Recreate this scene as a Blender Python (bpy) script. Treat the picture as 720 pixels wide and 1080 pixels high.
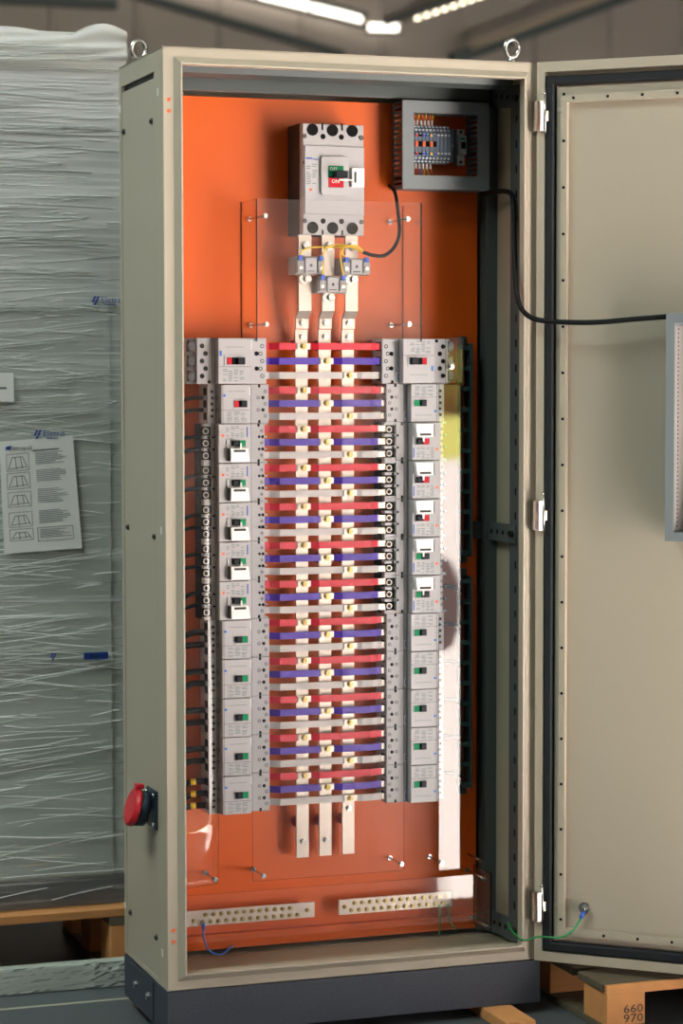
import bpy, bmesh, math, random
from mathutils import Vector, Matrix
random.seed(7)
for o in list(bpy.data.objects): bpy.data.objects.remove(o, do_unlink=True)
SC = bpy.context.scene
COL = SC.collection
ZF = 0.123                      # the hall floor lies 0.123 m under the cabinet body's lower edge; lift all so that floor = 0
PI = math.pi

# ------------------------------------------------------------------ camera
cam_d = bpy.data.cameras.new('camera'); cam = bpy.data.objects.new('camera', cam_d); COL.objects.link(cam)
F_PX, RX, RZ, RY = 2532.6, -0.057, 0.3347, -0.0014
fw = Vector((math.sin(RZ)*math.cos(RX), math.cos(RZ)*math.cos(RX), math.sin(RX)))
r0 = Vector((math.cos(RZ), -math.sin(RZ), 0)); u0 = r0.cross(fw)
r1 = r0*math.cos(RY) + u0*math.sin(RY); u1 = -r0*math.sin(RY) + u0*math.cos(RY)
cam.matrix_world = Matrix(((r1.x, u1.x, -fw.x, -1.3099), (r1.y, u1.y, -fw.y, -4.9006), (r1.z, u1.z, -fw.z, 1.3140+ZF), (0, 0, 0, 1)))
cam_d.sensor_fit = 'VERTICAL'; cam_d.sensor_height = 36; cam_d.lens = 36*F_PX/1080
cam_d.clip_start = 0.05; cam_d.clip_end = 400
cam_d.dof.use_dof = True; cam_d.dof.focus_distance = 5.25; cam_d.dof.aperture_fstop = 3.0
SC.camera = cam

# ------------------------------------------------------------------ world, sun, hall lights, exposure
w = bpy.data.worlds.new('world'); SC.world = w; w.use_nodes = True
bg = w.node_tree.nodes['Background']; bg.inputs[0].default_value = (0.80, 0.95, 1.0, 1); bg.inputs[1].default_value = 0.10
SUN_DIR = Vector((0.75, -0.15, 0.65)).normalized()
sd = bpy.data.lights.new('sun', 'SUN'); sd.energy = 20; sd.angle = 0.01; sd.color = (1, 0.95, 0.94)
sun = bpy.data.objects.new('sun', sd); COL.objects.link(sun)
sun.rotation_euler = SUN_DIR.to_track_quat('Z', 'Y').to_euler(); sun.location = (6, -2, 9)
def area(name, loc, target, sx, sy, power, color):
    d = bpy.data.lights.new(name, 'AREA'); d.shape = 'RECTANGLE'; d.size = sx; d.size_y = sy; d.energy = power; d.color = color
    o = bpy.data.objects.new(name, d); COL.objects.link(o); o.location = (loc[0], loc[1], loc[2]+ZF)
    o.rotation_euler = (Vector(loc)-Vector(target)).to_track_quat('Z', 'Y').to_euler(); return o
area('roof_skylight_light', (-3.0, -1.5, 4.85), (-3.0, -1.5, 0), 2.0, 3.4, 56, (0.84, 1.0, 0.93))
area('bay_door_daylight', (4.9, -6.6, 1.25), (0.4, 0.2, 0.7), 2.6, 2.4, 30, (1, 0.86, 0.83))
SC.view_settings.view_transform = 'Standard'; SC.view_settings.look = 'None'
SC.view_settings.gamma = 1; SC.view_settings.use_curve_mapping = False
SC.view_settings.exposure = 2.22

# ------------------------------------------------------------------ materials
def lin(c): return tuple((v/255/12.92 if v/255 <= .04045 else ((v/255+.055)/1.055)**2.4) for v in c)
MATS = {}
def mat(name, rgb, rough=.5, metal=0, noise=0, nscale=20, bump=0, bscale=300, spec=.5, stretch=None, emit=0, coat=0):
    m = bpy.data.materials.new(name); m.use_nodes = True; nt = m.node_tree; b = nt.nodes['Principled BSDF']
    c = lin(rgb)+(1,)
    b.inputs['Base Color'].default_value = c; b.inputs['Roughness'].default_value = rough; b.inputs['Metallic'].default_value = metal
    b.inputs['Specular IOR Level'].default_value = spec
    if coat: b.inputs['Coat Weight'].default_value = coat; b.inputs['Coat Roughness'].default_value = .15
    def tex(scale, detail=3):
        tc = nt.nodes.new('ShaderNodeTexCoord'); n = nt.nodes.new('ShaderNodeTexNoise'); n.inputs['Scale'].default_value = scale; n.inputs['Detail'].default_value = detail
        src = tc.outputs['Object']
        if stretch:
            mp = nt.nodes.new('ShaderNodeMapping'); mp.inputs['Scale'].default_value = stretch; nt.links.new(src, mp.inputs[0]); src = mp.outputs[0]
        nt.links.new(src, n.inputs['Vector']); return n
    if noise:
        n = tex(nscale, 4); mx = nt.nodes.new('ShaderNodeMixRGB'); mx.inputs[1].default_value = tuple(v*(1-noise) for v in c[:3])+(1,); mx.inputs[2].default_value = tuple(min(1, v*(1+noise)) for v in c[:3])+(1,)
        nt.links.new(n.outputs['Fac'], mx.inputs[0]); nt.links.new(mx.outputs[0], b.inputs['Base Color'])
    if bump:
        n = tex(bscale, 2); bp = nt.nodes.new('ShaderNodeBump'); bp.inputs['Strength'].default_value = bump; bp.inputs['Distance'].default_value = .002
        nt.links.new(n.outputs['Fac'], bp.inputs['Height']); nt.links.new(bp.outputs[0], b.inputs['Normal'])
    if emit: b.inputs['Emission Color'].default_value = c; b.inputs['Emission Strength'].default_value = emit
    MATS[name] = m; return m
M = MATS
mat('beige', (172, 162, 145), .42, noise=.05, nscale=400, bump=.25, bscale=700)
mat('beige_shaded', (158, 152, 132), .45, noise=.05, nscale=300, bump=.2, bscale=600)  # same beige paint darkened: the interior's shade is put into the colour
mat('orange', (214, 88, 0), .38, spec=.4, noise=.05, nscale=5, bump=.12, bscale=350)
mat('plinth', (52, 58, 70), .55, noise=.55, nscale=420, bump=.5, bscale=420)
mat('black', (16, 18, 20), .5)
mat('rubber', (10, 14, 18), .65)
mat('gasket', (9, 15, 22), .75, bump=.2, bscale=200)
mat('breaker', (172, 169, 172), .42, noise=.03, nscale=60)
mat('breaker_lid', (174, 171, 174), .38, noise=.03, nscale=60)
mat('breaker_dark', (58, 54, 52), .55, spec=.3)
mat('hole', (7, 8, 9), .7, spec=.15)
mat('print', (98, 116, 116), .6)
mat('print_dark', (60, 58, 60), .6)
mat('white', (240, 238, 236), .4)
mat('blue_dot', (30, 110, 200), .4)
mat('logo_blue', (40, 80, 170), .5)
mat('orange_dot', (235, 95, 40), .4)
mat('green', (0, 132, 84), .5, spec=.2)
mat('red', (190, 22, 40), .5, spec=.2)
mat('toggle', (10, 18, 30), .45, spec=.25)
mat('tin', (196, 184, 174), .36, .6, noise=.05, nscale=30, stretch=(1, 1, .1))
mat('tin_dull', (196, 186, 176), .4, .6)
mat('steel', (200, 198, 196), .25, 1)
mat('steel_dark', (84, 84, 84), .35, 1)
mat('brass', (172, 152, 100), .28, 1)
mat('red_sleeve', (200, 22, 48), .45)
mat('purple_sleeve', (68, 32, 152), .45)
mat('grey_sleeve', (186, 178, 176), .45)
mat('duct', (120, 127, 131), .5, noise=.04, nscale=200)
mat('duct_light', (150, 146, 144), .5)
mat('ct', (150, 147, 145), .4)
mat('cable', (8, 9, 11), .6, spec=.25)
mat('yellow', (236, 190, 20), .4)
mat('greenwire', (30, 140, 70), .4)
mat('bluewire', (40, 110, 200), .4)
mat('lugblue', (40, 90, 200), .4)
mat('ladder', (48, 74, 74), .45)
mat('rail_shaded', (70, 78, 78), .5)  # rails and brackets kept dark, with the shade inside painted in
mat('term_blue', (92, 108, 128), .5)
mat('term_white', (200, 204, 206), .5)
mat('plug_red', (205, 28, 44), .35)
mat('plug_dark', (28, 44, 60), .4)
mat('wood', (190, 130, 78), .75, noise=.22, nscale=9, bump=.3, bscale=40, stretch=(1, 8, 8))
mat('wood_end', (204, 142, 86), .8, noise=.2, nscale=25, bump=.3, bscale=80)
mat('wood_dark', (96, 84, 66), .85, noise=.4, nscale=14, bump=.4, bscale=50, stretch=(1, 6, 6))
mat('stamp', (70, 60, 56), .8)
mat('floor', (80, 86, 90), .5, noise=.2, nscale=2.5, bump=.05, bscale=30)
mat('joint', (170, 166, 150), .7)
mat('yard', (228, 222, 214), .8, noise=.06, nscale=.5)
mat('lawn', (196, 196, 90), .9, noise=.4, nscale=.3)
mat('patch_dark', (38, 38, 40), .9, noise=.2, nscale=3)
mat('wall', (158, 150, 144), .7, noise=.06, nscale=.8)
mat('roof', (120, 120, 118), .8)
mat('beam', (66, 78, 80), .6)
mat('pipe', (170, 158, 140), .6)
mat('wrapgrey', (180, 188, 178), .5, noise=.04, nscale=3)
mat('wrapplinth', (10, 18, 28), .5)
mat('paper', (226, 224, 222), .7)
mat('ink', (104, 106, 114), .7)
mat('navy', (28, 62, 140), .5)
mat('bulb', (255, 236, 205), .5, emit=1.4)
mat('skylight', (255, 244, 226), .5, emit=.9)
def glass_mat(name, tint, rough, ior, dif=0.0, scratch=0.0):
    m = bpy.data.materials.new(name); m.use_nodes = True; nt = m.node_tree; nt.nodes.clear()
    out = nt.nodes.new('ShaderNodeOutputMaterial'); tr = nt.nodes.new('ShaderNodeBsdfTransparent'); tr.inputs[0].default_value = tint+(1,)
    gl = nt.nodes.new('ShaderNodeBsdfGlossy'); gl.inputs['Roughness'].default_value = rough
    fr = nt.nodes.new('ShaderNodeFresnel'); ge = nt.nodes.new('ShaderNodeNewGeometry'); mr = nt.nodes.new('ShaderNodeMapRange'); mr.inputs['To Min'].default_value = ior; mr.inputs['To Max'].default_value = 1/ior
    nt.links.new(ge.outputs['Backfacing'], mr.inputs['Value']); nt.links.new(mr.outputs[0], fr.inputs['IOR'])   # same reflectance on both faces of a thin sheet
    mx = nt.nodes.new('ShaderNodeMixShader'); nt.links.new(fr.outputs[0], mx.inputs[0]); nt.links.new(tr.outputs[0], mx.inputs[1]); nt.links.new(gl.outputs[0], mx.inputs[2])
    last = mx
    if dif:
        df = nt.nodes.new('ShaderNodeBsdfDiffuse'); df.inputs[0].default_value = (.9, .9, .9, 1)
        m2 = nt.nodes.new('ShaderNodeMixShader'); m2.inputs[0].default_value = dif
        nt.links.new(mx.outputs[0], m2.inputs[1]); nt.links.new(df.outputs[0], m2.inputs[2]); last = m2
    nt.links.new(last.outputs[0], out.inputs[0]); MATS[name] = m; return m
glass_mat('acrylic', (.996, .996, .996), 0.0, 1.49, dif=.005)
glass_mat('acrylic_edge', (.10, .09, .11), 0.1, 1.49)
def film_mat():
    m = bpy.data.materials.new('film'); m.use_nodes = True; nt = m.node_tree; nt.nodes.clear(); N = nt.nodes.new; L = nt.links.new
    out = N('ShaderNodeOutputMaterial'); tr = N('ShaderNodeBsdfTransparent'); gl = N('ShaderNodeBsdfGlossy'); gl.inputs['Roughness'].default_value = .18
    df = N('ShaderNodeBsdfDiffuse'); df.inputs[0].default_value = (.9, .88, .88, 1)
    tc = N('ShaderNodeTexCoord'); facs = []
    for rot, sc, seed in ((.05, (1.2, 1.2, 60), 0), (-.09, (1.0, 1.0, 90), 3), (.13, (1.4, 1.4, 45), 9)):
        mp = N('ShaderNodeMapping'); mp.inputs['Rotation'].default_value = (0, rot, 0); mp.inputs['Scale'].default_value = sc; mp.inputs['Location'].default_value = (seed, 0, seed)
        n = N('ShaderNodeTexNoise'); n.inputs['Scale'].default_value = 1.0; n.inputs['Detail'].default_value = 3
        L(tc.outputs['Object'], mp.inputs[0]); L(mp.outputs[0], n.inputs['Vector']); facs.append(n)
    mxa = N('ShaderNodeMath'); mxa.operation = 'MAXIMUM'; L(facs[0].outputs['Fac'], mxa.inputs[0]); L(facs[1].outputs['Fac'], mxa.inputs[1])
    mxb = N('ShaderNodeMath'); mxb.operation = 'MAXIMUM'; L(mxa.outputs[0], mxb.inputs[0]); L(facs[2].outputs['Fac'], mxb.inputs[1])
    rp = N('ShaderNodeValToRGB'); rp.color_ramp.elements[0].position = .56; rp.color_ramp.elements[0].color = (.12,)*3+(1,); rp.color_ramp.elements[1].position = .82; rp.color_ramp.elements[1].color = (.55,)*3+(1,)
    L(mxb.outputs[0], rp.inputs[0])
    bp = N('ShaderNodeBump'); bp.inputs['Strength'].default_value = .9; bp.inputs['Distance'].default_value = .01; L(mxb.outputs[0], bp.inputs['Height']); L(bp.outputs[0], gl.inputs['Normal'])
    fr = N('ShaderNodeFresnel'); fr.inputs[0].default_value = 1.5; L(bp.outputs[0], fr.inputs['Normal'])
    sx = N('ShaderNodeSeparateXYZ'); L(tc.outputs['Object'], sx.inputs[0])        # whiter towards the top: denser film plus roof light put into the colour
    mr = N('ShaderNodeMapRange'); mr.inputs['From Min'].default_value = 1.05; mr.inputs['From Max'].default_value = 2.03; mr.inputs['To Max'].default_value = .75; L(sx.outputs['Z'], mr.inputs['Value'])
    ad = N('ShaderNodeMath'); ad.operation = 'ADD'; ad.use_clamp = True; L(rp.outputs[0], ad.inputs[0]); L(mr.outputs[0], ad.inputs[1])
    m1 = N('ShaderNodeMixShader'); L(ad.outputs[0], m1.inputs[0]); L(tr.outputs[0], m1.inputs[1]); L(df.outputs[0], m1.inputs[2])
    m2 = N('ShaderNodeMixShader'); L(fr.outputs[0], m2.inputs[0]); L(m1.outputs[0], m2.inputs[1]); L(gl.outputs[0], m2.inputs[2])
    L(m2.outputs[0], out.inputs[0]); MATS['film'] = m
film_mat()
glass_mat('film_fold_glint', (.9, .9, .9), .12, 1.6, dif=.88)  # folds near-white, so their glints are put into the colour
glass_mat('film_thick', (.9, .9, .92), .12, 1.6, dif=.6)

# ------------------------------------------------------------------ mesh helpers (everything in cabinet coordinates: x right, y into the cabinet, z up from the body's lower edge)
class MB:
    def __init__(s): s.v = []; s.f = []; s.m = []; s.sm = []
    def add(s, vs, fs, m=0, smooth=False):
        b = len(s.v); s.v += [tuple(p) for p in vs]
        for f in fs: s.f.append(tuple(i+b for i in f)); s.m.append(m); s.sm.append(smooth)
        return s
    def box(s, x0, x1, y0, y1, z0, z1, m=0):
        x0, x1 = min(x0, x1), max(x0, x1); y0, y1 = min(y0, y1), max(y0, y1); z0, z1 = min(z0, z1), max(z0, z1)
        v = [(x, y, z) for z in (z0, z1) for y in (y0, y1) for x in (x0, x1)]
        return s.add(v, [(0, 2, 3, 1), (4, 5, 7, 6), (0, 1, 5, 4), (2, 6, 7, 3), (0, 4, 6, 2), (1, 3, 7, 5)], m)
    def cbox(s, x0, x1, y0, y1, z0, z1, c, m=0):
        """box whose front (low y) face has chamfered edges"""
        v = [(x0, y1, z0), (x1, y1, z0), (x1, y1, z1), (x0, y1, z1), (x0, y0+c, z0), (x1, y0+c, z0), (x1, y0+c, z1), (x0, y0+c, z1),
             (x0+c, y0, z0+c), (x1-c, y0, z0+c), (x1-c, y0, z1-c), (x0+c, y0, z1-c)]
        f = [(0, 3, 2, 1)]+[(i, (i+1) % 4, (i+1) % 4+4, i+4) for i in range(4)]+[(i+4, (i+1) % 4+4, (i+1) % 4+8, i+8) for i in range(4)]+[(8, 9, 10, 11)]
        return s.add(v, f, m)
    def cyl(s, p0, p1, r, n=12, r2=None, m=0, caps=True):
        p0 = Vector(p0); p1 = Vector(p1); d = (p1-p0).normalized(); a = d.orthogonal().normalized(); b = d.cross(a); r2 = r if r2 is None else r2
        v = [p0+(a*math.cos(2*PI*i/n)+b*math.sin(2*PI*i/n))*r for i in range(n)]+[p1+(a*math.cos(2*PI*i/n)+b*math.sin(2*PI*i/n))*r2 for i in range(n)]
        s.add(v, [(i, (i+1) % n, (i+1) % n+n, i+n) for i in range(n)], m, n > 7)
        if caps: s.add(v, [tuple(range(n-1, -1, -1)), tuple(range(n, 2*n))], m)
        return s
    def disc(s, x, y, z, r, n=10, m=0, h=.0006): return s.cyl((x, y, z), (x, y-h, z), r, n, m=m)
    def tube(s, pts, r, n=8, m=0):
        pts = [Vector(p) for p in pts]; a = None; rings = []
        for i, p in enumerate(pts):
            d = (pts[min(i+1, len(pts)-1)]-pts[max(i-1, 0)]).normalized()
            a = d.orthogonal().normalized() if a is None else (a-d*a.dot(d)).normalized()
            b = d.cross(a); rings.append([p+(a*math.cos(2*PI*k/n)+b*math.sin(2*PI*k/n))*r for k in range(n)])
        v = [q for R in rings for q in R]; f = []
        for i in range(len(pts)-1):
            for k in range(n): f.append((i*n+k, i*n+(k+1) % n, (i+1)*n+(k+1) % n, (i+1)*n+k))
        s.add(v, f, m, True); e = (len(pts)-1)*n
        return s.add(v, [tuple(range(n-1, -1, -1)), tuple(range(e, e+n))], m)
    def extr(s, poly, axis, a, b, m=0):
        """extrude a polygon: axis 'z': poly in (x,y); 'x': poly in (y,z); 'y': poly in (x,z)"""
        n = len(poly); mk = {'z': lambda p, t: (p[0], p[1], t), 'x': lambda p, t: (t, p[0], p[1]), 'y': lambda p, t: (p[0], t, p[1])}[axis]
        v = [mk(p, a) for p in poly]+[mk(p, b) for p in poly]
        return s.add(v, [tuple(range(n-1, -1, -1)), tuple(range(n, 2*n))]+[(i, (i+1) % n, (i+1) % n+n, i+n) for i in range(n)], m)
    def ring(s, x, y, z, r, t, n=12, m=0, h=.0006):
        v = []
        for k in range(n):
            c, q = math.cos(2*PI*k/n), math.sin(2*PI*k/n); v += [(x+r*c, y-h, z+r*q), (x+(r-t)*c, y-h, z+(r-t)*q), (x+r*c, y, z+r*q)]
        f = []
        for k in range(n):
            j = (k+1) % n; f += [(3*k, 3*j, 3*j+1, 3*k+1), (3*k, 3*k+2, 3*j+2, 3*j)]
        return s.add(v, f, m)
    def build(s, name, mats, parent=None, bevel=0, base=None):
        org = Vector((0, 0, 0))
        p = parent
        if parent is not None:
            while p is not None: org += Vector(p['raw']); p = p.parent
        else:
            xs, ys, zs = zip(*s.v); org = Vector(base) if base else Vector(((min(xs)+max(xs))/2, (min(ys)+max(ys))/2, min(zs)))
        me = bpy.data.meshes.new(name); me.from_pydata([tuple(Vector(v)-org) for v in s.v], [], s.f)
        for mt in (mats if isinstance(mats, (list, tuple)) else [mats]): me.materials.append(MATS[mt])
        for i, pl in enumerate(me.polygons): pl.material_index = s.m[i]; pl.use_smooth = s.sm[i]
        bm = bmesh.new(); bm.from_mesh(me); bmesh.ops.remove_doubles(bm, verts=bm.verts, dist=1e-7); bmesh.ops.recalc_face_normals(bm, faces=bm.faces)
        if bevel:
            eds = [e for e in bm.edges if len(e.link_faces) == 2 and e.calc_face_angle(0) > .5]
            bmesh.ops.bevel(bm, geom=eds, offset=bevel, segments=2, profile=.5, affect='EDGES')
        bm.to_mesh(me); bm.free()
        o = bpy.data.objects.new(name, me); COL.objects.link(o)
        if parent is None: o.location = (org.x, org.y, org.z+ZF); o['raw'] = tuple(org)
        else: o.parent = parent; o['raw'] = (0., 0., 0.)
        return o
def tag(o, label, cat, group=None, kind=None):
    if label: o['label'] = label
    if cat: o['category'] = cat
    if group: o['group'] = group
    if kind: o['kind'] = kind
    return o
def thing(name, label, cat, loc, group=None):
    o = bpy.data.objects.new(name, None); COL.objects.link(o); o.location = (loc[0], loc[1], loc[2]+ZF); o['raw'] = tuple(float(q) for q in loc); o.empty_display_size = .05
    return tag(o, label, cat, group)
def stuff(o): o['kind'] = 'stuff'; return o
def copy_tree(o, parent=None):
    c = o.copy(); COL.objects.link(c); c.parent = parent
    for ch in list(o.children): copy_tree(ch, c)
    return c
def spline(pts, n=8):
    P = [Vector(p) for p in pts]; P = [P[0]*2-P[1]]+P+[P[-1]*2-P[-2]]; out = []
    for i in range(1, len(P)-2):
        for k in range(n):
            t = k/n; a, b, c, d = P[i-1], P[i], P[i+1], P[i+2]
            out.append(.5*((2*b)+(c-a)*t+(2*a-5*b+4*c-d)*t*t+(3*b-a-3*c+d)*t**3))
    out.append(P[-2]); return out
def text(name, s, size, loc, matname, parent, rot=(PI/2, 0, 0), align='CENTER', depth=.0003, sx=1.0):
    """flat lettering as a thin mesh; loc in cabinet coordinates"""
    cu = bpy.data.curves.new(name, 'FONT'); cu.body = s; cu.size = size; cu.align_x = align; cu.align_y = 'CENTER'; cu.extrude = depth/2; cu.resolution_u = 2
    t = bpy.data.objects.new(name, cu); COL.objects.link(t)
    dg = bpy.context.evaluated_depsgraph_get(); me = bpy.data.meshes.new_from_object(t.evaluated_get(dg)); bpy.data.objects.remove(t, do_unlink=True)
    from mathutils import Euler
    R = Euler(rot).to_matrix(); org = Vector((0, 0, 0)); p = parent
    while p is not None: org += Vector(p['raw']); p = p.parent
    for v in me.vertices: v.co = R @ Vector((v.co.x*sx, v.co.y, v.co.z))+Vector(loc)-org
    me.materials.clear(); me.materials.append(MATS[matname])
    o = bpy.data.objects.new(name, me); COL.objects.link(o); o.parent = parent; o['raw'] = (0., 0., 0.); return o
def struct(o, name=None): o['kind'] = 'structure'; return o
ORD = ['', 'first', 'second', 'third', 'fourth', 'fifth', 'sixth', 'seventh', 'eighth', 'ninth', 'tenth', 'eleventh', 'twelfth', 'thirteenth']

# ================================================================== THE HALL
FL = -ZF
LX = lambda y: .66+.387*(.17-y)                      # where sunlight starts on the ground in front of the bay
b = MB(); b.extr([(-9, -29), (LX(-29), -29), (LX(-.9), -.9), (9, -.9), (9, 10.2), (-9, 10.2)], 'z', FL-.2, FL); struct(b.build('floor', 'floor'))
b = MB(); b.box(-1.2, 9, .425, .437, FL, FL+.0012); tag(b.build('floor_line', 'joint'), 'thin pale line across the grey concrete floor', 'floor marking')
b = MB(); b.extr([(LX(-.9)+.002, -.9), (LX(-29)+.002, -29), (-9, -29.002), (-9, -32.5), (60, -32.5), (60, -.9)], 'z', FL-.2, FL); tag(b.build('yard', 'yard'), 'sunlit concrete yard beyond the bay, mirrored in the acrylic covers', 'yard', kind='structure')
b = MB(); b.box(-40, 120, -72, -32.5, FL-.2, FL); tag(b.build('lawn', 'lawn'), 'distant green lawn past the yard, mirrored in the acrylic', 'lawn', kind='stuff')
b = MB(); b.extr([(4.6, -12.9), (5.71, -12.61), (5.64, -12.32), (5.56, -11.94), (5.03, -10.47), (4.26, -8.53), (3.73, -7.25), (3.40, -6.52), (3.25, -6.29), (2.75, -6.15), (2.6, -7.2), (3.2, -10.0), (3.9, -12.2)], 'z', FL, FL+.003); tag(b.build('reflection_patch', 'patch_dark'), 'dark patch added in the yard to make the oval in the acrylic reflection', 'patch')  # added, unseen: gives the acrylic reflection its dark oval
b = MB(); b.box(-20, 90, -73, -72.5, FL, 2.2); tag(b.build('yard_wall', 'wall'), 'distant grey boundary wall behind the lawn, mirrored in the acrylic', 'wall')
# back wall: ribbed sheet
b = MB(); x = -9.0
prof = []
while x < 14:
    prof += [(x, 10.0), (x+.48, 10.0), (x+.50, 9.98), (x+.53, 9.98), (x+.55, 10.0)]; x += .55
prof += [(x, 10.3), (-9.0, 10.3)]
b.extr(prof, 'z', FL, 6.0); struct(b.build('wall_back', 'wall'))
b = MB(); b.box(-9.2, -9, -29, 10.3, FL, 5.0); struct(b.build('wall_left', 'wall'))
b = MB(); b.box(9, 9.2, -.9, 10.3, FL, 5.0); struct(b.build('wall_right', 'wall'))
b = MB(); b.box(-9, LX(-29)-.1, -29.2, -29, FL, 5.0); struct(b.build('wall_front', 'wall'))
# flat roof with an open bay: its edge lets the sun reach the ground right in front
sh = SUN_DIR*((5.0+ZF)/SUN_DIR.z)
rp = [(LX(-.9), -.9), (LX(-29), -29), (-20, -29), (-20, 16), (30, 16), (30, -.9)]
b = MB(); b.extr([(p[0]+sh.x, p[1]+sh.y) for p in rp], 'z', 5.0, 5.15); struct(b.build('ceiling', 'roof'))
b = MB(); b.extr([(p[0]+sh.x, p[1]+sh.y) for p in ((LX(-.9)+3.2, -.9), (60, -.9), (60, -29), (LX(-29)+5.2, -29))], 'z', 5.0, 5.15); struct(b.build('shade_roof', 'roof')); COL.objects[-1]['label'] = 'added unseen roof keeping the far side of the yard in shade'  # added roof: blocks sun so less of the yard lights the cabinet

# high background details on the gable wall
t = thing('clerestory_window', 'bright slanted strip of roof-light glazing above the cabinet', 'window', (3.5, 9.8, 3.4))
def slab(b, p, q, h, y0, y1, m=0):
    b.extr([(p[0], p[1]), (q[0], q[1]), (q[0], q[1]+h), (p[0], p[1]+h)], 'y', y0, y1, m)
for i in range(8):
    f0, f1 = i/8+.004, (i+1)/8-.004
    P0 = (1.10, 4.085); P1 = (3.98, 3.575)
    a = (P0[0]+(P1[0]-P0[0])*f0, P0[1]+(P1[1]-P0[1])*f0); c = (P0[0]+(P1[0]-P0[0])*f1, P0[1]+(P1[1]-P0[1])*f1)
    b = MB(); slab(b, a, c, .135-.0115*i, 9.86, 9.88); b.build('pane', 'skylight', t)
b = MB(); slab(b, (1.05, 4.075), (4.0, 3.555), .015, 9.82, 9.9); slab(b, (1.05, 4.235), (4.0, 3.62), .03, 9.82, 9.9); b.build('frame', 'beam', t)
t = thing('bay_window', 'short bright window patch right of the slanted glazing', 'window', (4.3, 9.8, 3.5))
b = MB(); slab(b, (4.02, 3.54), (4.22, 3.545), .045, 9.86, 9.88); b.build('pane', 'skylight', t)
b = MB(); slab(b, (4.01, 3.52), (4.24, 3.525), .014, 9.84, 9.9); b.build('frame', 'beam', t)
for k in range(12):
    xx = 4.30+.062*k; zz = 3.612+.0223*k
    t = thing('string_lamp', '%s lamp from the lower left in the glowing row below the roof' % ORD[k+1], 'lamp', (xx, 9.7, zz), 'row of lamps under the roof')
    b = MB(); b.cyl((xx, 9.70, zz), (xx, 9.74, zz), .009, 12); b.build('bulb', 'bulb', t)
    b = MB(); b.cyl((xx, 9.74, zz), (xx, 9.80, zz+.01), .02, 10); b.cyl((xx, 9.80, zz+.01), (xx, 9.95, zz+.01), .006, 6); b.build('socket', 'beam', t)
b = MB(); slab(b, (4.12, 3.56), (7.0, 4.836), .03, 9.82, 9.94); tag(b.build('roof_truss', 'beam', base=(4.5, 9.88, 3.5)), 'dark roof truss chord above the row of lamps', 'beam')
b = MB(); b.cyl((4.62, 9.6, 3.43), (8.2, 9.6, 4.823), .028, 12); tag(b.build('brace_pipe', 'pipe', base=(5.2, 9.6, 3.4)), 'pale diagonal pipe on the back wall above the eyebolt', 'pipe')
b = MB(); slab(b, (4.60, 3.33), (8.6, 4.85), .09, 9.86, 9.93); tag(b.build('shadow_strip', 'beam', base=(5.3, 9.9, 3.3)), 'dark strip painted as the shadow under the pale pipe', 'beam')  # dark slab stands in for the pipe's shadow on the wall
b = MB(); slab(b, (-1.2, 4.505), (3.85, 3.36), .045, 9.86, 9.93); tag(b.build('shadow_strip', 'beam', base=(3.0, 9.9, 3.3)), 'dark strip painted as the shadow descending below the slanted glazing', 'beam')  # shadow line on the wall, built as a dark slab
b = MB(); b.box(-8.9, 2.35, 9.86, 9.93, 3.60, 3.66); tag(b.build('wall_rail', 'beam', base=(1.8, 9.9, 3.5)), 'dark horizontal rail on the wall above the wrapped cabinet', 'beam')

# ================================================================== THE CABINET
W, D, H = .854, .375, 2.0
CAB = thing('electrical_cabinet', 'open beige steel electrical cabinet with orange mounting plate and dark plinth', 'cabinet', (W/2, D/2, -.097))
# left side: frame posts and an inset side panel
b = MB()
b.box(0, .006, .0125, .070, 0, H)
b.box(0, .006, .352, D, 0, H); b.box(0, .006, .070, .352, 1.955, H); b.box(0, .006, .070, .352, 0, .012); b.build('side_frame', 'beige', CAB, bevel=.0012)
b = MB(); b.box(.0005, .008, .0725, .3505, .012, 1.942); sp = b.build('side_panel', 'beige', CAB, bevel=.001)
b = MB(); b.box(.008, .012, .07, .352, 1.93, 1.96); b.build('panel_gap', 'black', CAB)
for (yy, zz) in ((.3296, 1.8537), (.0894, 1.8528), (.316, .975), (.085, .968), (.315, .1046), (.087, .0983)):
    b = MB(); b.cyl((.001, yy, zz), (-.003, yy, zz), .0065, 12); b.cyl((-.003, yy, zz), (-.0055, yy, zz), .004, 6); b.build('panel_screw', 'steel_dark', sp)
for (yy, zz) in ((.3673, 1.9077), (.0371, 1.909), (.3673, .11), (.040, .075), (.03, .985)):
    b = MB(); b.box(-.0006, .001, yy-.004, yy+.004, zz-.008, zz+.008); b.build('slot_cap', 'white', CAB)
b = MB(); b.box(W-.003, W, 0.006, D, 0, H); b.build('side_wall', 'beige_shaded', CAB)
b = MB(); b.box(.0065, W-.0035, D-.003, D, .003, H-.004); b.build('back_wall', 'beige_shaded', CAB)
b = MB(); b.box(.0, W, 0, D, H-.003, H); b.build('top_wall', 'beige', CAB)
b = MB(); b.box(.0065, W-.0035, .004, D-.004, .003, .012); b.build('bottom_wall', 'beige_shaded', CAB)
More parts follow.
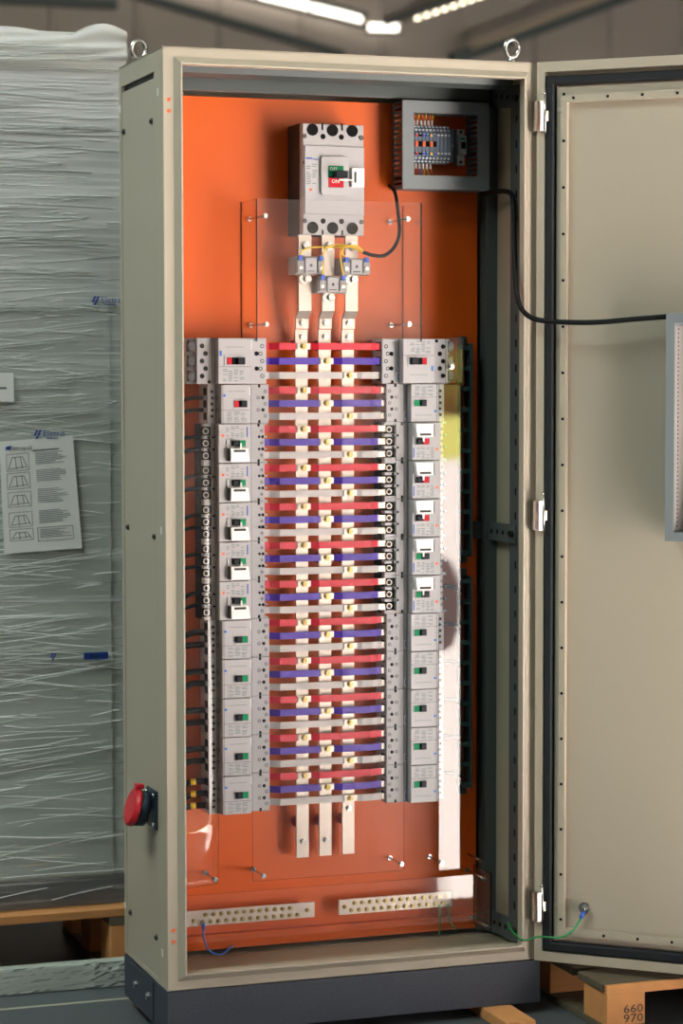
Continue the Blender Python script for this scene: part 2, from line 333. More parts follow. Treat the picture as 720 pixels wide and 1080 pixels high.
# front frame: flat face, then a lip standing forward around the opening
def rect_ring(b, o, i, yo, yi, m=0):
    """quad ring between two rectangles (x0,x1,z0,z1) at depths yo, yi"""
    A = [(o[0], yo, o[2]), (o[1], yo, o[2]), (o[1], yo, o[3]), (o[0], yo, o[3])]; B = [(i[0], yi, i[2]), (i[1], yi, i[2]), (i[1], yi, i[3]), (i[0], yi, i[3])]
    b.add(A+B, [(k, (k+1) % 4, (k+1) % 4+4, k+4) for k in range(4)], m)
b = MB()
o0 = (.0, W, .0, H); o1 = (.0235, W-.0235, .0205, H-.0205); o2 = (.036, W-.034, .034, H-.034); o3 = (.0395, W-.0375, .0375, H-.0375)
rect_ring(b, o0, o0, .012, .002); rect_ring(b, o0, (.002, W-.002, .002, H-.002), .002, 0); rect_ring(b, (.002, W-.002, .002, H-.002), o1, 0, 0); rect_ring(b, o1, o2, 0, -.014); rect_ring(b, o2, o3, -.014, -.014); rect_ring(b, o3, o3, -.014, .012); rect_ring(b, o3, (.03, W-.03, .03, H-.03), .012, .012); rect_ring(b, (.03, W-.03, .03, H-.03), o0, .012, .012)
b.build('front_frame', 'beige', CAB)
for (zz) in (1.8899, 1.8663, .1316, .1071):
    b = MB(); b.cyl((.0135, 0, zz), (.0135, -.0015, zz), .0042, 10); b.build('hole_plug', 'orange_dot', CAB)
# plinth
b = MB(); b.box(-.001, W+.012, -.002, .003, -.097, -.0015); b.box(W+.008, W+.012, .003, D, -.097, -.0015); b.box(-.001, .003, .003, .105, -.097, -.0015); b.box(-.001, .003, .105, D, -.097, -.004); b.box(.003, W+.008, D-.004, D, -.097, -.0015)
pl = b.build('plinth', 'plinth', CAB, bevel=.001)
b = MB(); b.box(-.004, -.001, .11, .33, -.094, -.006); pp = b.build('plinth_cover', 'plinth', pl, bevel=.001)
for yy in (.2587, .1498):
    b = MB(); b.cyl((-.004, yy, -.046), (-.009, yy, -.046), .008, 6); b.build('plinth_bolt', 'steel', pl)
# lifting eyebolts
def eyebolt(x, y):
    b = MB(); n = 20; z = H+.036
    b.tube([(x+.016*math.cos(2*PI*k/n), y, z+.020*math.sin(2*PI*k/n)) for k in range(n+1)], .0055, 8); b.cyl((x, y, H), (x, y, H+.014), .014, 14, r2=.009); b.cyl((x, y, H-.002), (x, y, H+.004), .018, 14)
    b.build('eyebolt', 'steel', CAB)
eyebolt(.815, .055); eyebolt(.035, .335)
# mounting plate with folded edges
MP = (.05, .8135, .0235, 1.929)
b = MB(); b.box(MP[0], MP[1], .25, .253, MP[2], MP[3]); b.box(MP[0], MP[1], .253, .27, MP[3]-.003, MP[3]); b.box(MP[1]-.003, MP[1], .253, .27, MP[2], MP[3]-.003); b.box(MP[0], MP[0]+.003, .253, .27, MP[2], MP[3]-.003)
plate = b.build('mounting_plate', 'orange', CAB, bevel=.0008)
b = MB(); b.box(MP[0], MP[1], .235, .25, .0235, .058); b.build('plate_fold', 'orange', plate, bevel=.002)
# rails, slots and brackets inside
b = MB(); b.extr([(.06, 1.985), (.075, 1.985), (.075, 1.965), (.10, 1.955), (.10, 1.95), (.07, 1.957), (.06, 1.985)][:-1], 'x', .03, W-.03); b.build('top_rail', 'rail_shaded', CAB)
b = MB(); b.box(.03, W-.03, .20, .215, 1.935, 1.975); b.box(.03, W-.03, .185, .20, 1.968, 1.975); b.build('top_rail', 'rail_shaded', CAB, bevel=.002)
b = MB(); b.box(.03, W-.03, .315, .33, .012, .04); b.box(.03, W-.03, .03, .05, .012, .030); b.build('bottom_rail', 'beige_shaded', CAB, bevel=.001)
b = MB(); b.box(W-.018, W-.003, .05, .054, .02, 1.96); b.box(W-.018, W-.015, .054, .11, .02, 1.96); rail = b.build('wall_rail', 'rail_shaded', CAB)
zz = .10
while zz < 1.9:
    b = MB(); b.box(W-.0186, W-.0178, .072, .079, zz, zz+.016); b.build('rail_slot', 'hole', rail); zz += .0555
b = MB(); b.box(W-.030, W-.003, .22, .26, .02, 1.96); b.build('wall_rail', 'rail_shaded', CAB)
def wall_bracket(zc, y0, y1, h=.042, dz=0):
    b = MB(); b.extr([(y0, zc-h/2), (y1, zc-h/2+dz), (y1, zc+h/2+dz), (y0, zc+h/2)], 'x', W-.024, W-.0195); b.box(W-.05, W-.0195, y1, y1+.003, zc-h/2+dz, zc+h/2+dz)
    k = b.build('wall_bracket', 'rail_shaded', CAB)
    for q in range(4):
        yy = y0+.035+.033*q; b = MB(); b.cyl((W-.0239, yy, zc+dz*(yy-y0)/(y1-y0)), (W-.0247, yy, zc+dz*(yy-y0)/(y1-y0)), .0055, 10); b.build('bracket_hole', 'hole', k)
    b = MB(); b.cyl((W-.024, y0+.012, zc), (W-.032, y0+.012, zc), .008, 6); b.build('bracket_bolt', 'steel_dark', k)
wall_bracket(.955, .066, .245); wall_bracket(.055, .045, .225, .05, -.01); wall_bracket(1.928, .045, .225, .05, .024)
# hinges
for zc in (1.8809, 1.0024, .1264):
    b = MB(); b.extr([(.838, -.020), (.8435, -.036), (.8545, -.036), (.8575, -.030), (.8575, -.012), (.838, -.002)], 'z', zc-.033, zc+.033); hg = b.build('hinge', 'steel', CAB, bevel=.0012)
    b = MB(); b.cyl((.8555, -.037, zc-.038), (.8555, -.037, zc+.046), .0026, 8); b.tube([(.8555, -.037, zc+.046), (.852, -.038, zc+.051), (.8485, -.037, zc+.047)], .0022, 6); b.build('hinge_pin', 'steel', hg)
    b = MB(); b.box(.8575, .868, -.034, -.026, zc-.011, zc+.011); b.build('hinge_tab', 'tin_dull', hg, bevel=.001)

# ---- door: built in its own frame (u along the door from the hinge, n out of its inner face), then turned
DA = math.radians(-42); DH = Vector((.852, -.02, 0)); DU = Vector((math.cos(DA), math.sin(DA), 0)); DN = Vector((math.sin(DA), -math.cos(DA), 0))
def door_pts(b):
    b.v = [tuple(DH+DU*p[0]+DN*(-p[1])+Vector((0, 0, p[2]))) for p in b.v]; return b      # local y points away from the viewer
DW = .84
b = MB(); rect_ring(b, (-.006, DW, .0025, 1.999), (.010, DW-.018, .024, 1.977), 0, 0); rect_ring(b, (.010, DW-.018, .024, 1.977), (.010, DW-.018, .024, 1.977), 0, .017)
rect_ring(b, (-.006, DW, .0025, 1.999), (-.006, DW, .0025, 1.999), 0, .022); b.box(-.006, DW, .018, .022, .0025, 1.999)
b.box(-.0085, -.006, -.0005, .006, .0025, 1.999)
door = door_pts(b).build('door', 'beige', CAB)
b = MB(); g0 = (.0115, DW-.02, .0265, 1.9675); g1 = (.0305, DW-.039, .047, 1.9495)
rect_ring(b, g0, g0, .017, .001); rect_ring(b, g0, (g0[0]+.003, g0[1]-.003, g0[2]+.003, g0[3]-.003), .001, -.002); rect_ring(b, (g0[0]+.003, g0[1]-.003, g0[2]+.003, g0[3]-.003), (g1[0]-.003, g1[1]+.003, g1[2]-.003, g1[3]+.003), -.002, -.002)
rect_ring(b, (g1[0]-.003, g1[1]+.003, g1[2]-.003, g1[3]+.003), g1, -.002, .001); rect_ring(b, g1, g1, .001, .017); door_pts(b).build('gasket', 'gasket', door)
b = MB(); s0 = (.0345, DW-.043, .0525, 1.9445); s1 = (.0458, DW-.054, .064, 1.926); s2 = (.0599, DW-.068, .0795, 1.9095)
rect_ring(b, s0, s0, .017, .010); rect_ring(b, s0, s1, .010, .010); rect_ring(b, s1, s1, .010, .001); rect_ring(b, s1, s2, .001, .001); rect_ring(b, s2, s2, .001, .0175)
stf = door_pts(b).build('stiffener_frame', 'beige', door)
def dot(b, u, z, y, r): b.cyl((u, y, z), (u, y-.0012, z), r, 8)
holes = [(.053, .10+.1015*k) for k in range(19)]+[(.075+.0775*k, 1.918) for k in range(9)]+[(.075+.0775*k, .0715) for k in range(9)]
hp = None
for (u, z) in holes:
    if hp is None:
        b = MB(); dot(b, u, z, .001, .0034); hp = door_pts(b).build('frame_hole', 'hole', stf); ref = Vector((u, 0, z))
    else:
        c = hp.copy(); COL.objects.link(c); c.parent = stf; dd = DU*(u-ref.x)+Vector((0, 0, z-ref.z)); c.location = dd
for z in (1.895, .13):
    b = MB(); b.cyl((.040, .010, z), (.040, .006, z), .005, 10); door_pts(b).build('door_plug', 'tin_dull', door)
b = MB(); b.cyl((.1048, .0175, .128), (.1048, .008, .128), .010, 6); b.cyl((.1048, .008, .128), (.1048, -.006, .128), .006, 10); b.cyl((.1048, .012, .128), (.1048, .009, .128), .013, 14); door_pts(b).build('earth_stud', 'steel', door)
# wiring duct frame on the door
t = thing('wiring_duct_frame', 'grey mitred wiring duct frame fixed to the inside of the open door', 'cable duct', tuple(DH+DU*.42+Vector((0, 0, .952))))
def mitre(b, o, i, y0, y1, side, m=0):
    x0, x1, z0, z1 = o; a0, a1, c0, c1 = i
    q = {'l': [(x0, z0), (a0, c0), (a0, c1), (x0, z1)], 'r': [(x1, z0), (x1, z1), (a1, c1), (a1, c0)], 't': [(x0, z1), (a0, c1), (a1, c1), (x1, z1)], 'b': [(x0, z0), (x1, z0), (a1, c0), (a0, c0)]}[side]
    b.extr(q, 'y', y0, y1, m)
od = (.3013, .58, .956, 1.4455); idr = (.3205, .5608, .9755, 1.4235)
for sd_ in 'lrtb':
    b = MB(); mitre(b, (od[0]+.0004, od[1]-.0004, od[2]+.0004, od[3]-.0004), idr, -.058, .0165, sd_); door_pts(b).build('duct', 'duct', t)
b = MB(); b.box(.3205, .3212, -.054, .0165, .98, 1.418); ls = door_pts(b).build('duct_inner_wall', 'duct_light', t)
b = MB()
for k in range(48): b.box(.3212, .3216, -.032, -.026, .986+.009*k, .990+.009*k)
stuff(door_pts(b).build('duct_slots', 'hole', t))

# ================================================================== BUSBARS
PY = .25                                                         # front of the mounting plate
BX = (.3718, .4263, .4813)                                       # busbar centres
BN = ('left', 'middle', 'right')
for k, x in enumerate(BX):
    t = thing('busbar', 'tall pale tinned vertical busbar, %s one of the three behind the coloured links' % BN[k], 'busbar', (x, .2075, .225), 'vertical busbars')
    b = MB(); b.box(x-.0147, x+.0147, .205, .211, .225+.0005*k, 1.4155); b.build('bar', 'tin', t, bevel=.0006)
    for zz in (.262, 1.3995) if k < 2 else (.331, 1.3995):
        b = MB(); b.cyl((x+.001, .205, zz), (x+.001, .203, zz), .0072, 14); b.cyl((x+.001, .203, zz), (x+.001, .198, zz), .0052, 6); b.build('bar_bolt', 'steel', t)
    for zz in (.30, .9, 1.38):
        b = MB(); b.cyl((x, .2115, zz), (x, PY-.0005, zz), .011, 10, r2=.013); b.build('insulator', 'red', t)
    # upper bar up to the main breaker
    t = thing('feeder_bar', 'cranked tinned bar from the main breaker down to the %s busbar' % BN[k], 'busbar', (x, .195, 1.417), 'cranked feeder bars')
    prof = [(.2045, 1.417), (.2045, 1.4415), (.1845, 1.4585), (.1845, 1.628), (.1785, 1.628), (.1785, 1.4565), (.1985, 1.4395), (.1985, 1.417)]
    b = MB(); b.extr(prof, 'x', x-.0150, x+.0150); b.build('bar', 'tin', t, bevel=.0006)
    b = MB(); zz = 1.4305; b.cyl((x, .1985, zz), (x, .1965, zz), .0085, 14); b.cyl((x, .1965, zz), (x, .191, zz), .006, 6); b.build('bar_bolt', 'steel', t)
    zz = 1.600; b = MB(); b.cyl((x+.002, .1785, zz), (x+.002, .176, zz), .011, 16); b.cyl((x+.002, .176, zz), (x+.002, .168, zz), .0085, 14); b.build('terminal_bolt', 'steel', t)

# current transformers
for nm, x0, x1, z0, z1 in (('left', .3413, .4115, 1.536, 1.5755), ('lower middle', .3925, .4630, 1.4955, 1.533), ('right', .4500, .5167, 1.536, 1.573)):
    t = thing('current_transformer', 'small grey current transformer clamped on the feeder bars, %s one' % nm, 'transformer', ((x0+x1)/2, .185, z0), 'current transformers')
    b = MB(); b.cbox(x0, x1, .158, .205, z0, z1, .002); b.build('housing', 'ct', t)
    xm = (x0+x1)/2
    b = MB(); b.cbox(xm-.013, xm+.013, .150, .158, z0+.003, z1-.003, .001); b.build('label_plate', 'breaker_lid', t)
    b = MB(); b.disc(xm, .150, (z0+z1)/2, .0035, 8); b.box(xm-.009, xm+.009, .1494, .15, z0+.006, z0+.008); stuff(b.build('label_print', 'print_dark', t))
    for sx in (-1, 1):
        b = MB(); b.cbox(xm+sx*.024-.008, xm+sx*.024+.008, .150, .158, z0+.004, z1-.009, .001); tm = b.build('terminal', 'ct', t)
        b = MB(); b.disc(xm+sx*.024, .150, z0+.014, .0045, 10, h=.0015); b.build('terminal_screw', 'steel', tm)
        b = MB(); b.box(xm+sx*.024-.004, xm+sx*.024+.004, .148, .156, z1-.009, z1+.002); b.build('lug', 'lugblue', tm)
    b = MB(); xc = min(BX, key=lambda q: abs(q-xm-.004)); b.cyl((xc+.004, .178, z0-.009), (xc+.004, .166, z0-.009), .008, 6); b.cyl((xc-.004, .178, z0-.010), (xc-.004, .174, z0-.010), .011, 14); b.build('clamp_screw', 'steel', t)

# coloured links, three to a row of breakers
ROWS = [(1.294, 1.396)]+[(1.294-.0866*(k+1), 1.294-.0866*k) for k in range(11)]
PH = (('red', 'red_sleeve', .0292, 0), ('purple', 'purple_sleeve', .0, 1), ('pale grey', 'grey_sleeve', -.0285, 2))
def strip(b, pts, z0, z1, th, m=0):
    """flat strip following (x,y) front points, th thick towards the back"""
    n = len(pts); v = []
    for (x, y) in pts: v += [(x, y, z0), (x, y, z1), (x, y+th, z0), (x, y+th, z1)]
    f = [(0, 1, 3, 2), (4*n-4, 4*n-2, 4*n-1, 4*n-3)]
    for i in range(n-1):
        a, c = 4*i, 4*i+4; f += [(a, c, c+1, a+1), (a+2, a+3, c+3, c+2), (a, a+2, c+2, c), (a+1, c+1, c+3, a+3)]
    b.add(v, f, m)
for r, (z0, z1) in enumerate(ROWS):
    zc = (z0+z1)/2; sc = 1.12 if r == 0 else 1
    typeA = 2 <= r <= 6
    for (cn, mt, dz, k) in PH:
        z = zc+dz*sc; x = BX[k]; hh = .0076; xl = .274 if typeA else .281; xr = .562 if typeA else .570
        t = thing('busbar_link', '%s sleeved connector link in the %s row of breakers from the top' % (cn, ORD[r+1]), 'busbar link', (.425, .195, z-hh), '%s sleeved links' % cn)
        g = .0155
        b = MB(); strip(b, [(xl, .207), (.296, .207), (.316, .1935), (x-g, .1935)], z-hh, z+hh, .0035); b.build('left_sleeve', mt, t)
        b = MB(); strip(b, [(x+g, .1915), (x+g+.018, .183), (.528, .183), (.546, .189), (xr-.014, .189)], z-hh, z+hh, .0035) if k < 2 else strip(b, [(x+g, .1915), (x+g+.012, .188), (.534, .188), (.548, .191), (xr-.014, .191)], z-hh, z+hh, .0035); b.build('right_sleeve', mt, t)
        b = MB(); strip(b, [(x-g-.001, .1930), (x-g+.002, .1912), (x+g+.001, .1912)], z-hh+.001, z+hh-.001, .0135); b.build('bare_bar', 'tin', t); b = MB(); b.box(xr-.0135, xr+.004, .190, .1925, z-hh+.001, z+hh-.001); b.build('bare_tip', 'tin', t)
        b = MB(); b.cyl((x, .1912, z), (x, .1897, z), .0072, 14); b.cyl((x, .1897, z), (x, .1845, z), .0055, 6); b.cyl((x, .1845, z), (x, .183, z), .003, 8); b.build('link_bolt', 'brass', t)

# ================================================================== BREAKERS (local frame: x towards the busbars, z up, front at -y)
def finish(root, loc, flip, label, group):
    root['label'] = label; root['group'] = group; root.location = (loc[0], loc[1], loc[2]+ZF)
    if flip: root.rotation_euler = (0, PI, 0)
def rounded(b, x0, x1, z0, z1, r, ya, yb, n=4, m=0):
    p = []
    for (cx, cz, a) in ((x1-r, z1-r, 0), (x0+r, z1-r, PI/2), (x0+r, z0+r, PI), (x1-r, z0+r, 1.5*PI)):
        for i in range(n+1): p.append((cx+r*math.cos(a+i*PI/2/n), cz+r*math.sin(a+i*PI/2/n)))
    b.extr(p, 'y', ya, yb, m)
def prints(b, x0, x1, z0, z1, y, nc, nr, vertical=False):
    for i in range(nr):
        for j in range(nc):
            if random.random() < .18: continue
            xa = x0+(x1-x0)*(j+.06)/nc; xb = x0+(x1-x0)*(j+random.uniform(.6, .95))/nc; za = z0+(z1-z0)*(i+.25)/nr
            b.box(xa, xb, y-.0003, y, za, za+(z1-z0)/nr*.38)
def make_small(on):
    """flat-faced breaker, black rocker in a dark slot"""
    t = thing('circuit_breaker', '', 'breaker', (0, 0, 0)); h = .0430
    b = MB(); b.cbox(-.070, .070, -.068, 0, -h, h, .0012); b.build('body', 'breaker', t)
    b = MB(); b.cbox(-.046, .0195, -.092, -.068, -h+.0006, h-.0006, .001); lid = b.build('cover', 'breaker_lid', t)
    b = MB(); b.box(-.046, .0195, -.0926, -.092, -.0135, -.0128); b.box(-.0525, -.0515, -.0686, -.068, -h, h); b.box(.0205, .0213, -.0686, -.068, -h, h); b.box(-.0425, -.0418, -.0926, -.092, -h, h); stuff(b.build('seam', 'breaker_dark', t))
    b = MB(); b.box(-.018, .0145, -.0935, -.092, -.0095, .0095); b.build('slot_frame', 'breaker', t)
    b = MB(); b.box(-.0165, .0125, -.0942, -.0935, -.0073, .0073); tg = b.build('toggle_slot', 'hole', t)
    if on: b = MB(); b.box(-.0005, .0122, -.0948, -.0942, -.007, .007); b.build('state_mark', 'green', t); b = MB(); b.cbox(-.0155, -.002, -.101, -.0942, -.0068, .0068, .0015); b.build('toggle', 'toggle', t)
    else: b = MB(); b.box(-.0162, -.006, -.0948, -.0942, -.007, .007); b.build('state_mark', 'red', t); b = MB(); b.cbox(-.003, .0115, -.101, -.0942, -.0068, .0068, .0015); b.build('toggle', 'toggle', t)
    b = MB(); b.disc(-.0385, -.092, .0185, .0030, 10); b.build('blue_mark', 'blue_dot', t)
    b = MB(); b.box(.023, .0275, -.0688, -.068, .019, .038); b.build('sticker', 'white', t); b = MB(); b.box(.0236, .0252, -.0692, -.0688, .021, .035); b.build('sticker_print', 'logo_blue', t)
    b = MB(); prints(b, -.034, .014, -.039, -.016, -.092, 3, 8); b.box(-.03, .01, -.0923, -.092, .027, .028); stuff(b.build('label_print', 'print', t))
    b = MB()
    for z in (.027, 0, -.027): b.disc(-.0605, -.068, z, .0036); b.ring(.0625, -.068, z+.0, .0036, .0012)
    for z in (.0135, -.0135): b.disc(-.0595, -.068, z, .0034); b.ring(-.0495, -.068, z, .0040, .0012); b.disc(.057, -.068, z, .0040); b.ring(.046, -.068, z, .0036, .0012)
    b.box(.046, .051, -.0686, -.068, h-.007, h); b.box(.046, .051, -.0686, -.068, -h, -h+.007)
    for z in (.027, 0, -.027): b.box(-.0706, -.070, -.060, -.035, z-.008, z+.008); b.box(.070, .0706, -.060, -.035, z-.008, z+.008)
    stuff(b.build('terminal_hole', 'hole', t)); return t
def make_locked(on, swap=False):
    """breaker with a white padlock slide over the toggle and open screw terminals (on the load side, or on the busbar side when swapped)"""
    t = thing('circuit_breaker', '', 'breaker', (0, 0, 0)); h = .0430
    if swap: xa, xb, ca, cb, ts, sg = -.066, .047, -.066, -.076, .0755, -1
    else: xa, xb, ca, cb, ts, sg = -.0615, .058, .058, .0675, -.081, 1
    te = xa if sg > 0 else xb; ex = .0002*sg
    b = MB(); b.cbox(xa, xb, -.068, 0, -h, h, .0012); b.box(ca, cb-.0015*sg, -.05, 0, -h, h); b.build('body', 'breaker', t); b = MB(); b.box(ts, te-ex, -.045, 0, -h, h); b.build('terminal_base', 'hole', t)
    b = MB(); b.cbox(-.052, .0165, -.092, -.068, -h+.0006, h-.0006, .001); b.build('cover', 'breaker_lid', t)
    b = MB()
    for z in (h-.0015, .0135, -.0135, -h+.0015): b.box(ca, cb, -.066, -.05, z-.0015, z+.0015)
    for z in (h-.003, .0135, -.0135, -h+.003): b.box(ts+.002*sg, te, -.066, -.045, z-.003, z+.003)
    b.build('barrier', 'breaker', t)
    xs = ts+(.0075 if sg > 0 else -.0135)
    for z in (.027, 0, -.027):
        b = MB(); b.box(ts, te-ex, -.0605 if sg > 0 else -.0565, -.045, z-.0098, z+.0098); tm = b.build('terminal', 'hole', t)
        b = MB(); b.cyl((xs, -.0605, z), (xs, -.0640, z), .0068, 14); b.build('terminal_screw', 'steel_dark', tm)
        b = MB(); b.ring(xs, -.0640, z, .0068, .0016, 14); b.build('screw_rim', 'tin_dull', tm)
        b = MB(); b.cyl((xs, -.0640, z), (xs, -.0647, z), .0034, 6); b.build('screw_socket', 'hole', tm)
    b = MB(); s1, s2, s3 = (.048, .056, .0535) if sg > 0 else (-.060, -.0695, -.064)
    for z in (.0135, -.0135):
        b.disc(te-.0065*sg, -.066, z, .0032); b.disc(te+.004*sg, -.068, z, .0030); b.disc(s1, -.068, z, .0032); b.disc(s2, -.0682 if sg > 0 else -.066, z, .0036)
    for z in (.027, 0, -.027): b.ring(s3, -.068, z, .0030, .0012)
    so = .044 if sg > 0 else .030
    b.box(so, so+.005, -.0686, -.068, h-.007, h); b.box(so, so+.005, -.0686, -.068, -h, -h+.007); stuff(b.build('terminal_hole', 'hole', t))
    b = MB(); b.box(-.0545, -.0535, -.0686, -.068, -h, h); b.box(.0195, .0201, -.0686, -.068, -h, h); stuff(b.build('seam', 'breaker_dark', t))
    b = MB(); b.box(-.034, .0105, -.0945, -.092, -.0105, .0085); b.build('slot_frame', 'breaker', t)
    b = MB(); b.box(-.0235, .0085, -.0952, -.0945, -.0068, .0068); b.build('toggle_slot', 'hole', t)
    if on: b = MB(); b.box(-.004, .008, -.0957, -.0952, -.0066, .0066); b.build('state_mark', 'green', t); b = MB(); b.cbox(-.022, -.008, -.102, -.0952, -.0062, .0062, .0015); b.build('toggle', 'toggle', t)
    else: b = MB(); b.box(-.0225, -.009, -.0957, -.0952, -.0066, .0066); b.build('state_mark', 'red', t); b = MB(); b.cbox(-.005, .008, -.102, -.0952, -.0062, .0062, .0015); b.build('toggle', 'toggle', t)
    b = MB(); b.extr([(-.029, -.0395), (.0145, -.0395), (.0105, -.0105), (-.029, -.0105)], 'y', -.108, -.092); b.extr([(-.0075, -.0105), (-.003, -.0105), (-.0035, .001), (-.007, .001)], 'y', -.107, -.104); lk = b.build('lock_slide', 'white', t, bevel=.0008)
    b = MB(); b.box(-.0225, .0045, -.1087, -.108, -.0185, -.0135); b.build('lock_slot', 'breaker_dark', lk)
    b = MB(); b.box(-.033, -.029, -.103, -.092, -.038, -.011); b.build('lock_clip', 'breaker_dark', lk)
    b = MB(); b.disc(-.0425, -.092, .0175, .0032, 10); b.build('orange_mark', 'orange_dot', t)
    b = MB(); b.box(.0115, .0142, -.0924, -.092, .014, .036); b.build('logo_mark', 'logo_blue', t)
    b = MB(); prints(b, -.036, .008, .0125, .039, -.092, 4, 8); stuff(b.build('label_print', 'print', t)); return t
def make_large(on):
    t = thing('circuit_breaker', '', 'breaker', (0, 0, 0)); h = .0505
    b = MB(); b.cbox(-.072, .0875, -.068, 0, -h, h, .0012); b.box(-.0875, -.072, -.04, 0, -h, h); b.build('body', 'breaker', t)
    b = MB(); b.cbox(-.030, .0457, -.092, -.068, -h+.0006, h-.0006, .001); b.build('cover', 'breaker_lid', t)
    b = MB(); b.box(-.030, .0457, -.0926, -.092, -.013, -.0122); b.box(-.0345, -.0335, -.0686, -.068, -h, h); b.box(-.038, -.037, -.0686, -.068, -h, h); b.box(.0475, .0485, -.0686, -.068, -h, h); stuff(b.build('seam', 'breaker_dark', t))
    for z in (.033, 0, -.033):
        b = MB(); b.box(-.0875, -.0722, -.060, -.04, z-.012, z+.012); tm = b.build('terminal', 'breaker_dark', t)
        b = MB(); b.cyl((-.081, -.060, z), (-.081, -.064, z), .0075, 6); b.cyl((-.081, -.060, z), (-.081, -.0615, z), .009, 14); b.build('terminal_screw', 'steel_dark', tm)
        b = MB(); b.box(.0875, .0885, -.06, -.03, z-.010, z+.010); b.build('bus_terminal', 'hole', t)
    b = MB(); b.box(-.0165, .035, -.0938, -.092, -.0115, .0125); b.build('slot_frame', 'breaker_lid', t)
    b = MB(); b.box(-.0105, .030, -.0946, -.0938, -.0078, .0078); b.build('toggle_slot', 'hole', t)
    b = MB(); b.box(-.010, .000, -.0952, -.0946, -.0075, .0075); b.build('state_mark', 'red', t)
    b = MB(); b.cbox(.012, .029, -.102, -.0946, -.0072, .0072, .0015); b.build('toggle', 'toggle', t)
    b = MB(); b.box(-.0265, -.0220, -.0928, -.092, .011, .0225); b.build('blue_mark', 'blue_dot', t)
    b = MB(); b.box(.0492, .0535, -.0688, -.068, .025, .046); b.build('sticker', 'white', t); b = MB(); b.box(.0498, .0515, -.0692, -.0688, .028, .043); b.build('sticker_print', 'logo_blue', t)
    b = MB(); prints(b, -.020, .030, -.045, -.017, -.092, 4, 8); b.box(-.014, .03, -.0923, -.092, .030, .031); stuff(b.build('label_print', 'print', t))
    b = MB()
    for z in (.033, 0, -.033): b.disc(-.060, -.068, z, .0055); b.ring(.078, -.068, z, .0045, .0014)
    for z in (.0165, -.0165): b.disc(-.052, -.068, z, .0055); b.disc(.065, -.068, z, .0050); b.ring(.074, -.068, z, .0045, .0014)
    b.box(.060, .066, -.0686, -.068, h-.007, h); b.disc(-.044, -.068, -h+.005, .004); stuff(b.build('terminal_hole', 'hole', t)); return t
protos = {}
def breaker(kind, on, loc, flip, label, group):
    key = (kind, on, flip and kind == 'L')
    if key not in protos: o = protos[key] = make_locked(on, flip) if kind == 'L' else {'S': make_small, 'B': make_large}[kind](on)
    else: o = copy_tree(protos[key])
    finish(o, loc, flip, label, group)
for side, xc, xcb, flip in (('left', .2168, .1945, False), ('right', .6350, .6420, True)):
    for r, (z0, z1) in enumerate(ROWS):
        zc = (z0+z1)/2; kind = 'B' if r == 0 else ('L' if 2 <= r <= 6 else 'S')
        off = r in (0, 1) if side == 'left' else r in (0, 2, 3, 4)
        what = {'B': 'largest grey breaker with red and black toggle', 'L': 'grey breaker with white toggle lock', 'S': 'plain grey breaker with blue dot'}[kind]
        if kind == 'B': lab = '%s, top of the column %s of the busbars' % (what, side)
        else: lab = '%s, %s from top, column %s of the busbars' % (what, ORD[r+1], side)
        breaker(kind, not off, (xcb if kind == 'B' else xc, PY-.0005, zc), flip, lab, 'breakers in the %s column' % side)

# main breaker
t = thing('main_breaker', 'large grey main breaker with green and red toggle window at the top', 'breaker', (.428, PY-.0005, 1.62))
b = MB(); b.cbox(.3555, .5000, .168, PY-.0005, 1.624, 1.868, .002); b.build('body', 'breaker_dark', t)
b = MB(); b.cbox(.3565, .4990, .148, .168, 1.6235, 1.8665, .0015); b.build('cover', 'breaker', t)
b = MB(); b.cbox(.3600, .4990, .1445, .148, 1.668, 1.818, .001); b.build('front_plate', 'breaker_lid', t)
for z, q in ((1.853, 0), (1.6385, .001)):
    for x in (.3794, .4260, .4722):
        b = MB(); b.disc(x, .148, z, .0122, 20, h=.0008); b.ring(x, .148, z, .0132, .0014, 20, h=.0012); b.build('terminal_hole', 'hole', t)
b = MB()
for z in (1.8388, 1.6535):
    for x in (.4040, .4468): b.disc(x, .148, z, .006, 12)
for x in (.4025, .4485): b.box(x-.002, x+.002, .1474, .148, 1.853, 1.868); b.box(x-.002, x+.002, .1474, .148, 1.6235, 1.634)
stuff(b.build('vent_hole', 'hole', t))
for x in (.3605, .4935):
    for z in (1.8385, 1.653): b = MB(); b.cyl((x, .148, z), (x, .1455, z), .0052, 12); b.cyl((x, .1455, z), (x, .1450, z), .003, 6); b.build('cover_screw', 'steel_dark', t)
b = MB(); rounded(b, .3965, .4615, 1.710, 1.795, .006, .1375, .1445); b.build('toggle_frame', 'breaker_lid', t, bevel=.0008)
b = MB(); b.box(.4130, .4480, .1368, .1375, 1.727, 1.7745); b.build('toggle_slot', 'hole', t)
b = MB(); b.box(.4135, .4475, .1362, .1368, 1.7515, 1.774); b.build('off_mark', 'green', t)
b = MB(); b.box(.4135, .4475, .1362, .1368, 1.7275, 1.748); b.build('on_mark', 'red', t)
text('off_lettering', 'OFF', .0105, (.4245, .1360, 1.767), 'white', t); text('on_lettering', 'ON', .0115, (.4290, .1360, 1.740), 'white', t)
b = MB(); b.cbox(.4225, .4515, .115, .1362, 1.7475, 1.7625, .002); b.build('toggle', 'toggle', t)
b = MB(); b.cbox(.4655, .4945, .130, .1445, 1.729, 1.7705, .001); b.box(.436, .4655, .131, .134, 1.742, 1.7455); lk = b.build('lock_slide', 'white', t)
b = MB(); b.box(.4705, .4755, .1293, .130, 1.738, 1.762); b.build('lock_slot', 'print_dark', lk)
b = MB(); b.box(.363, .378, .1441, .1445, 1.7885, 1.7915); b.box(.379, .392, .1441, .1445, 1.7870, 1.789); b.build('logo_mark', 'logo_blue', t)
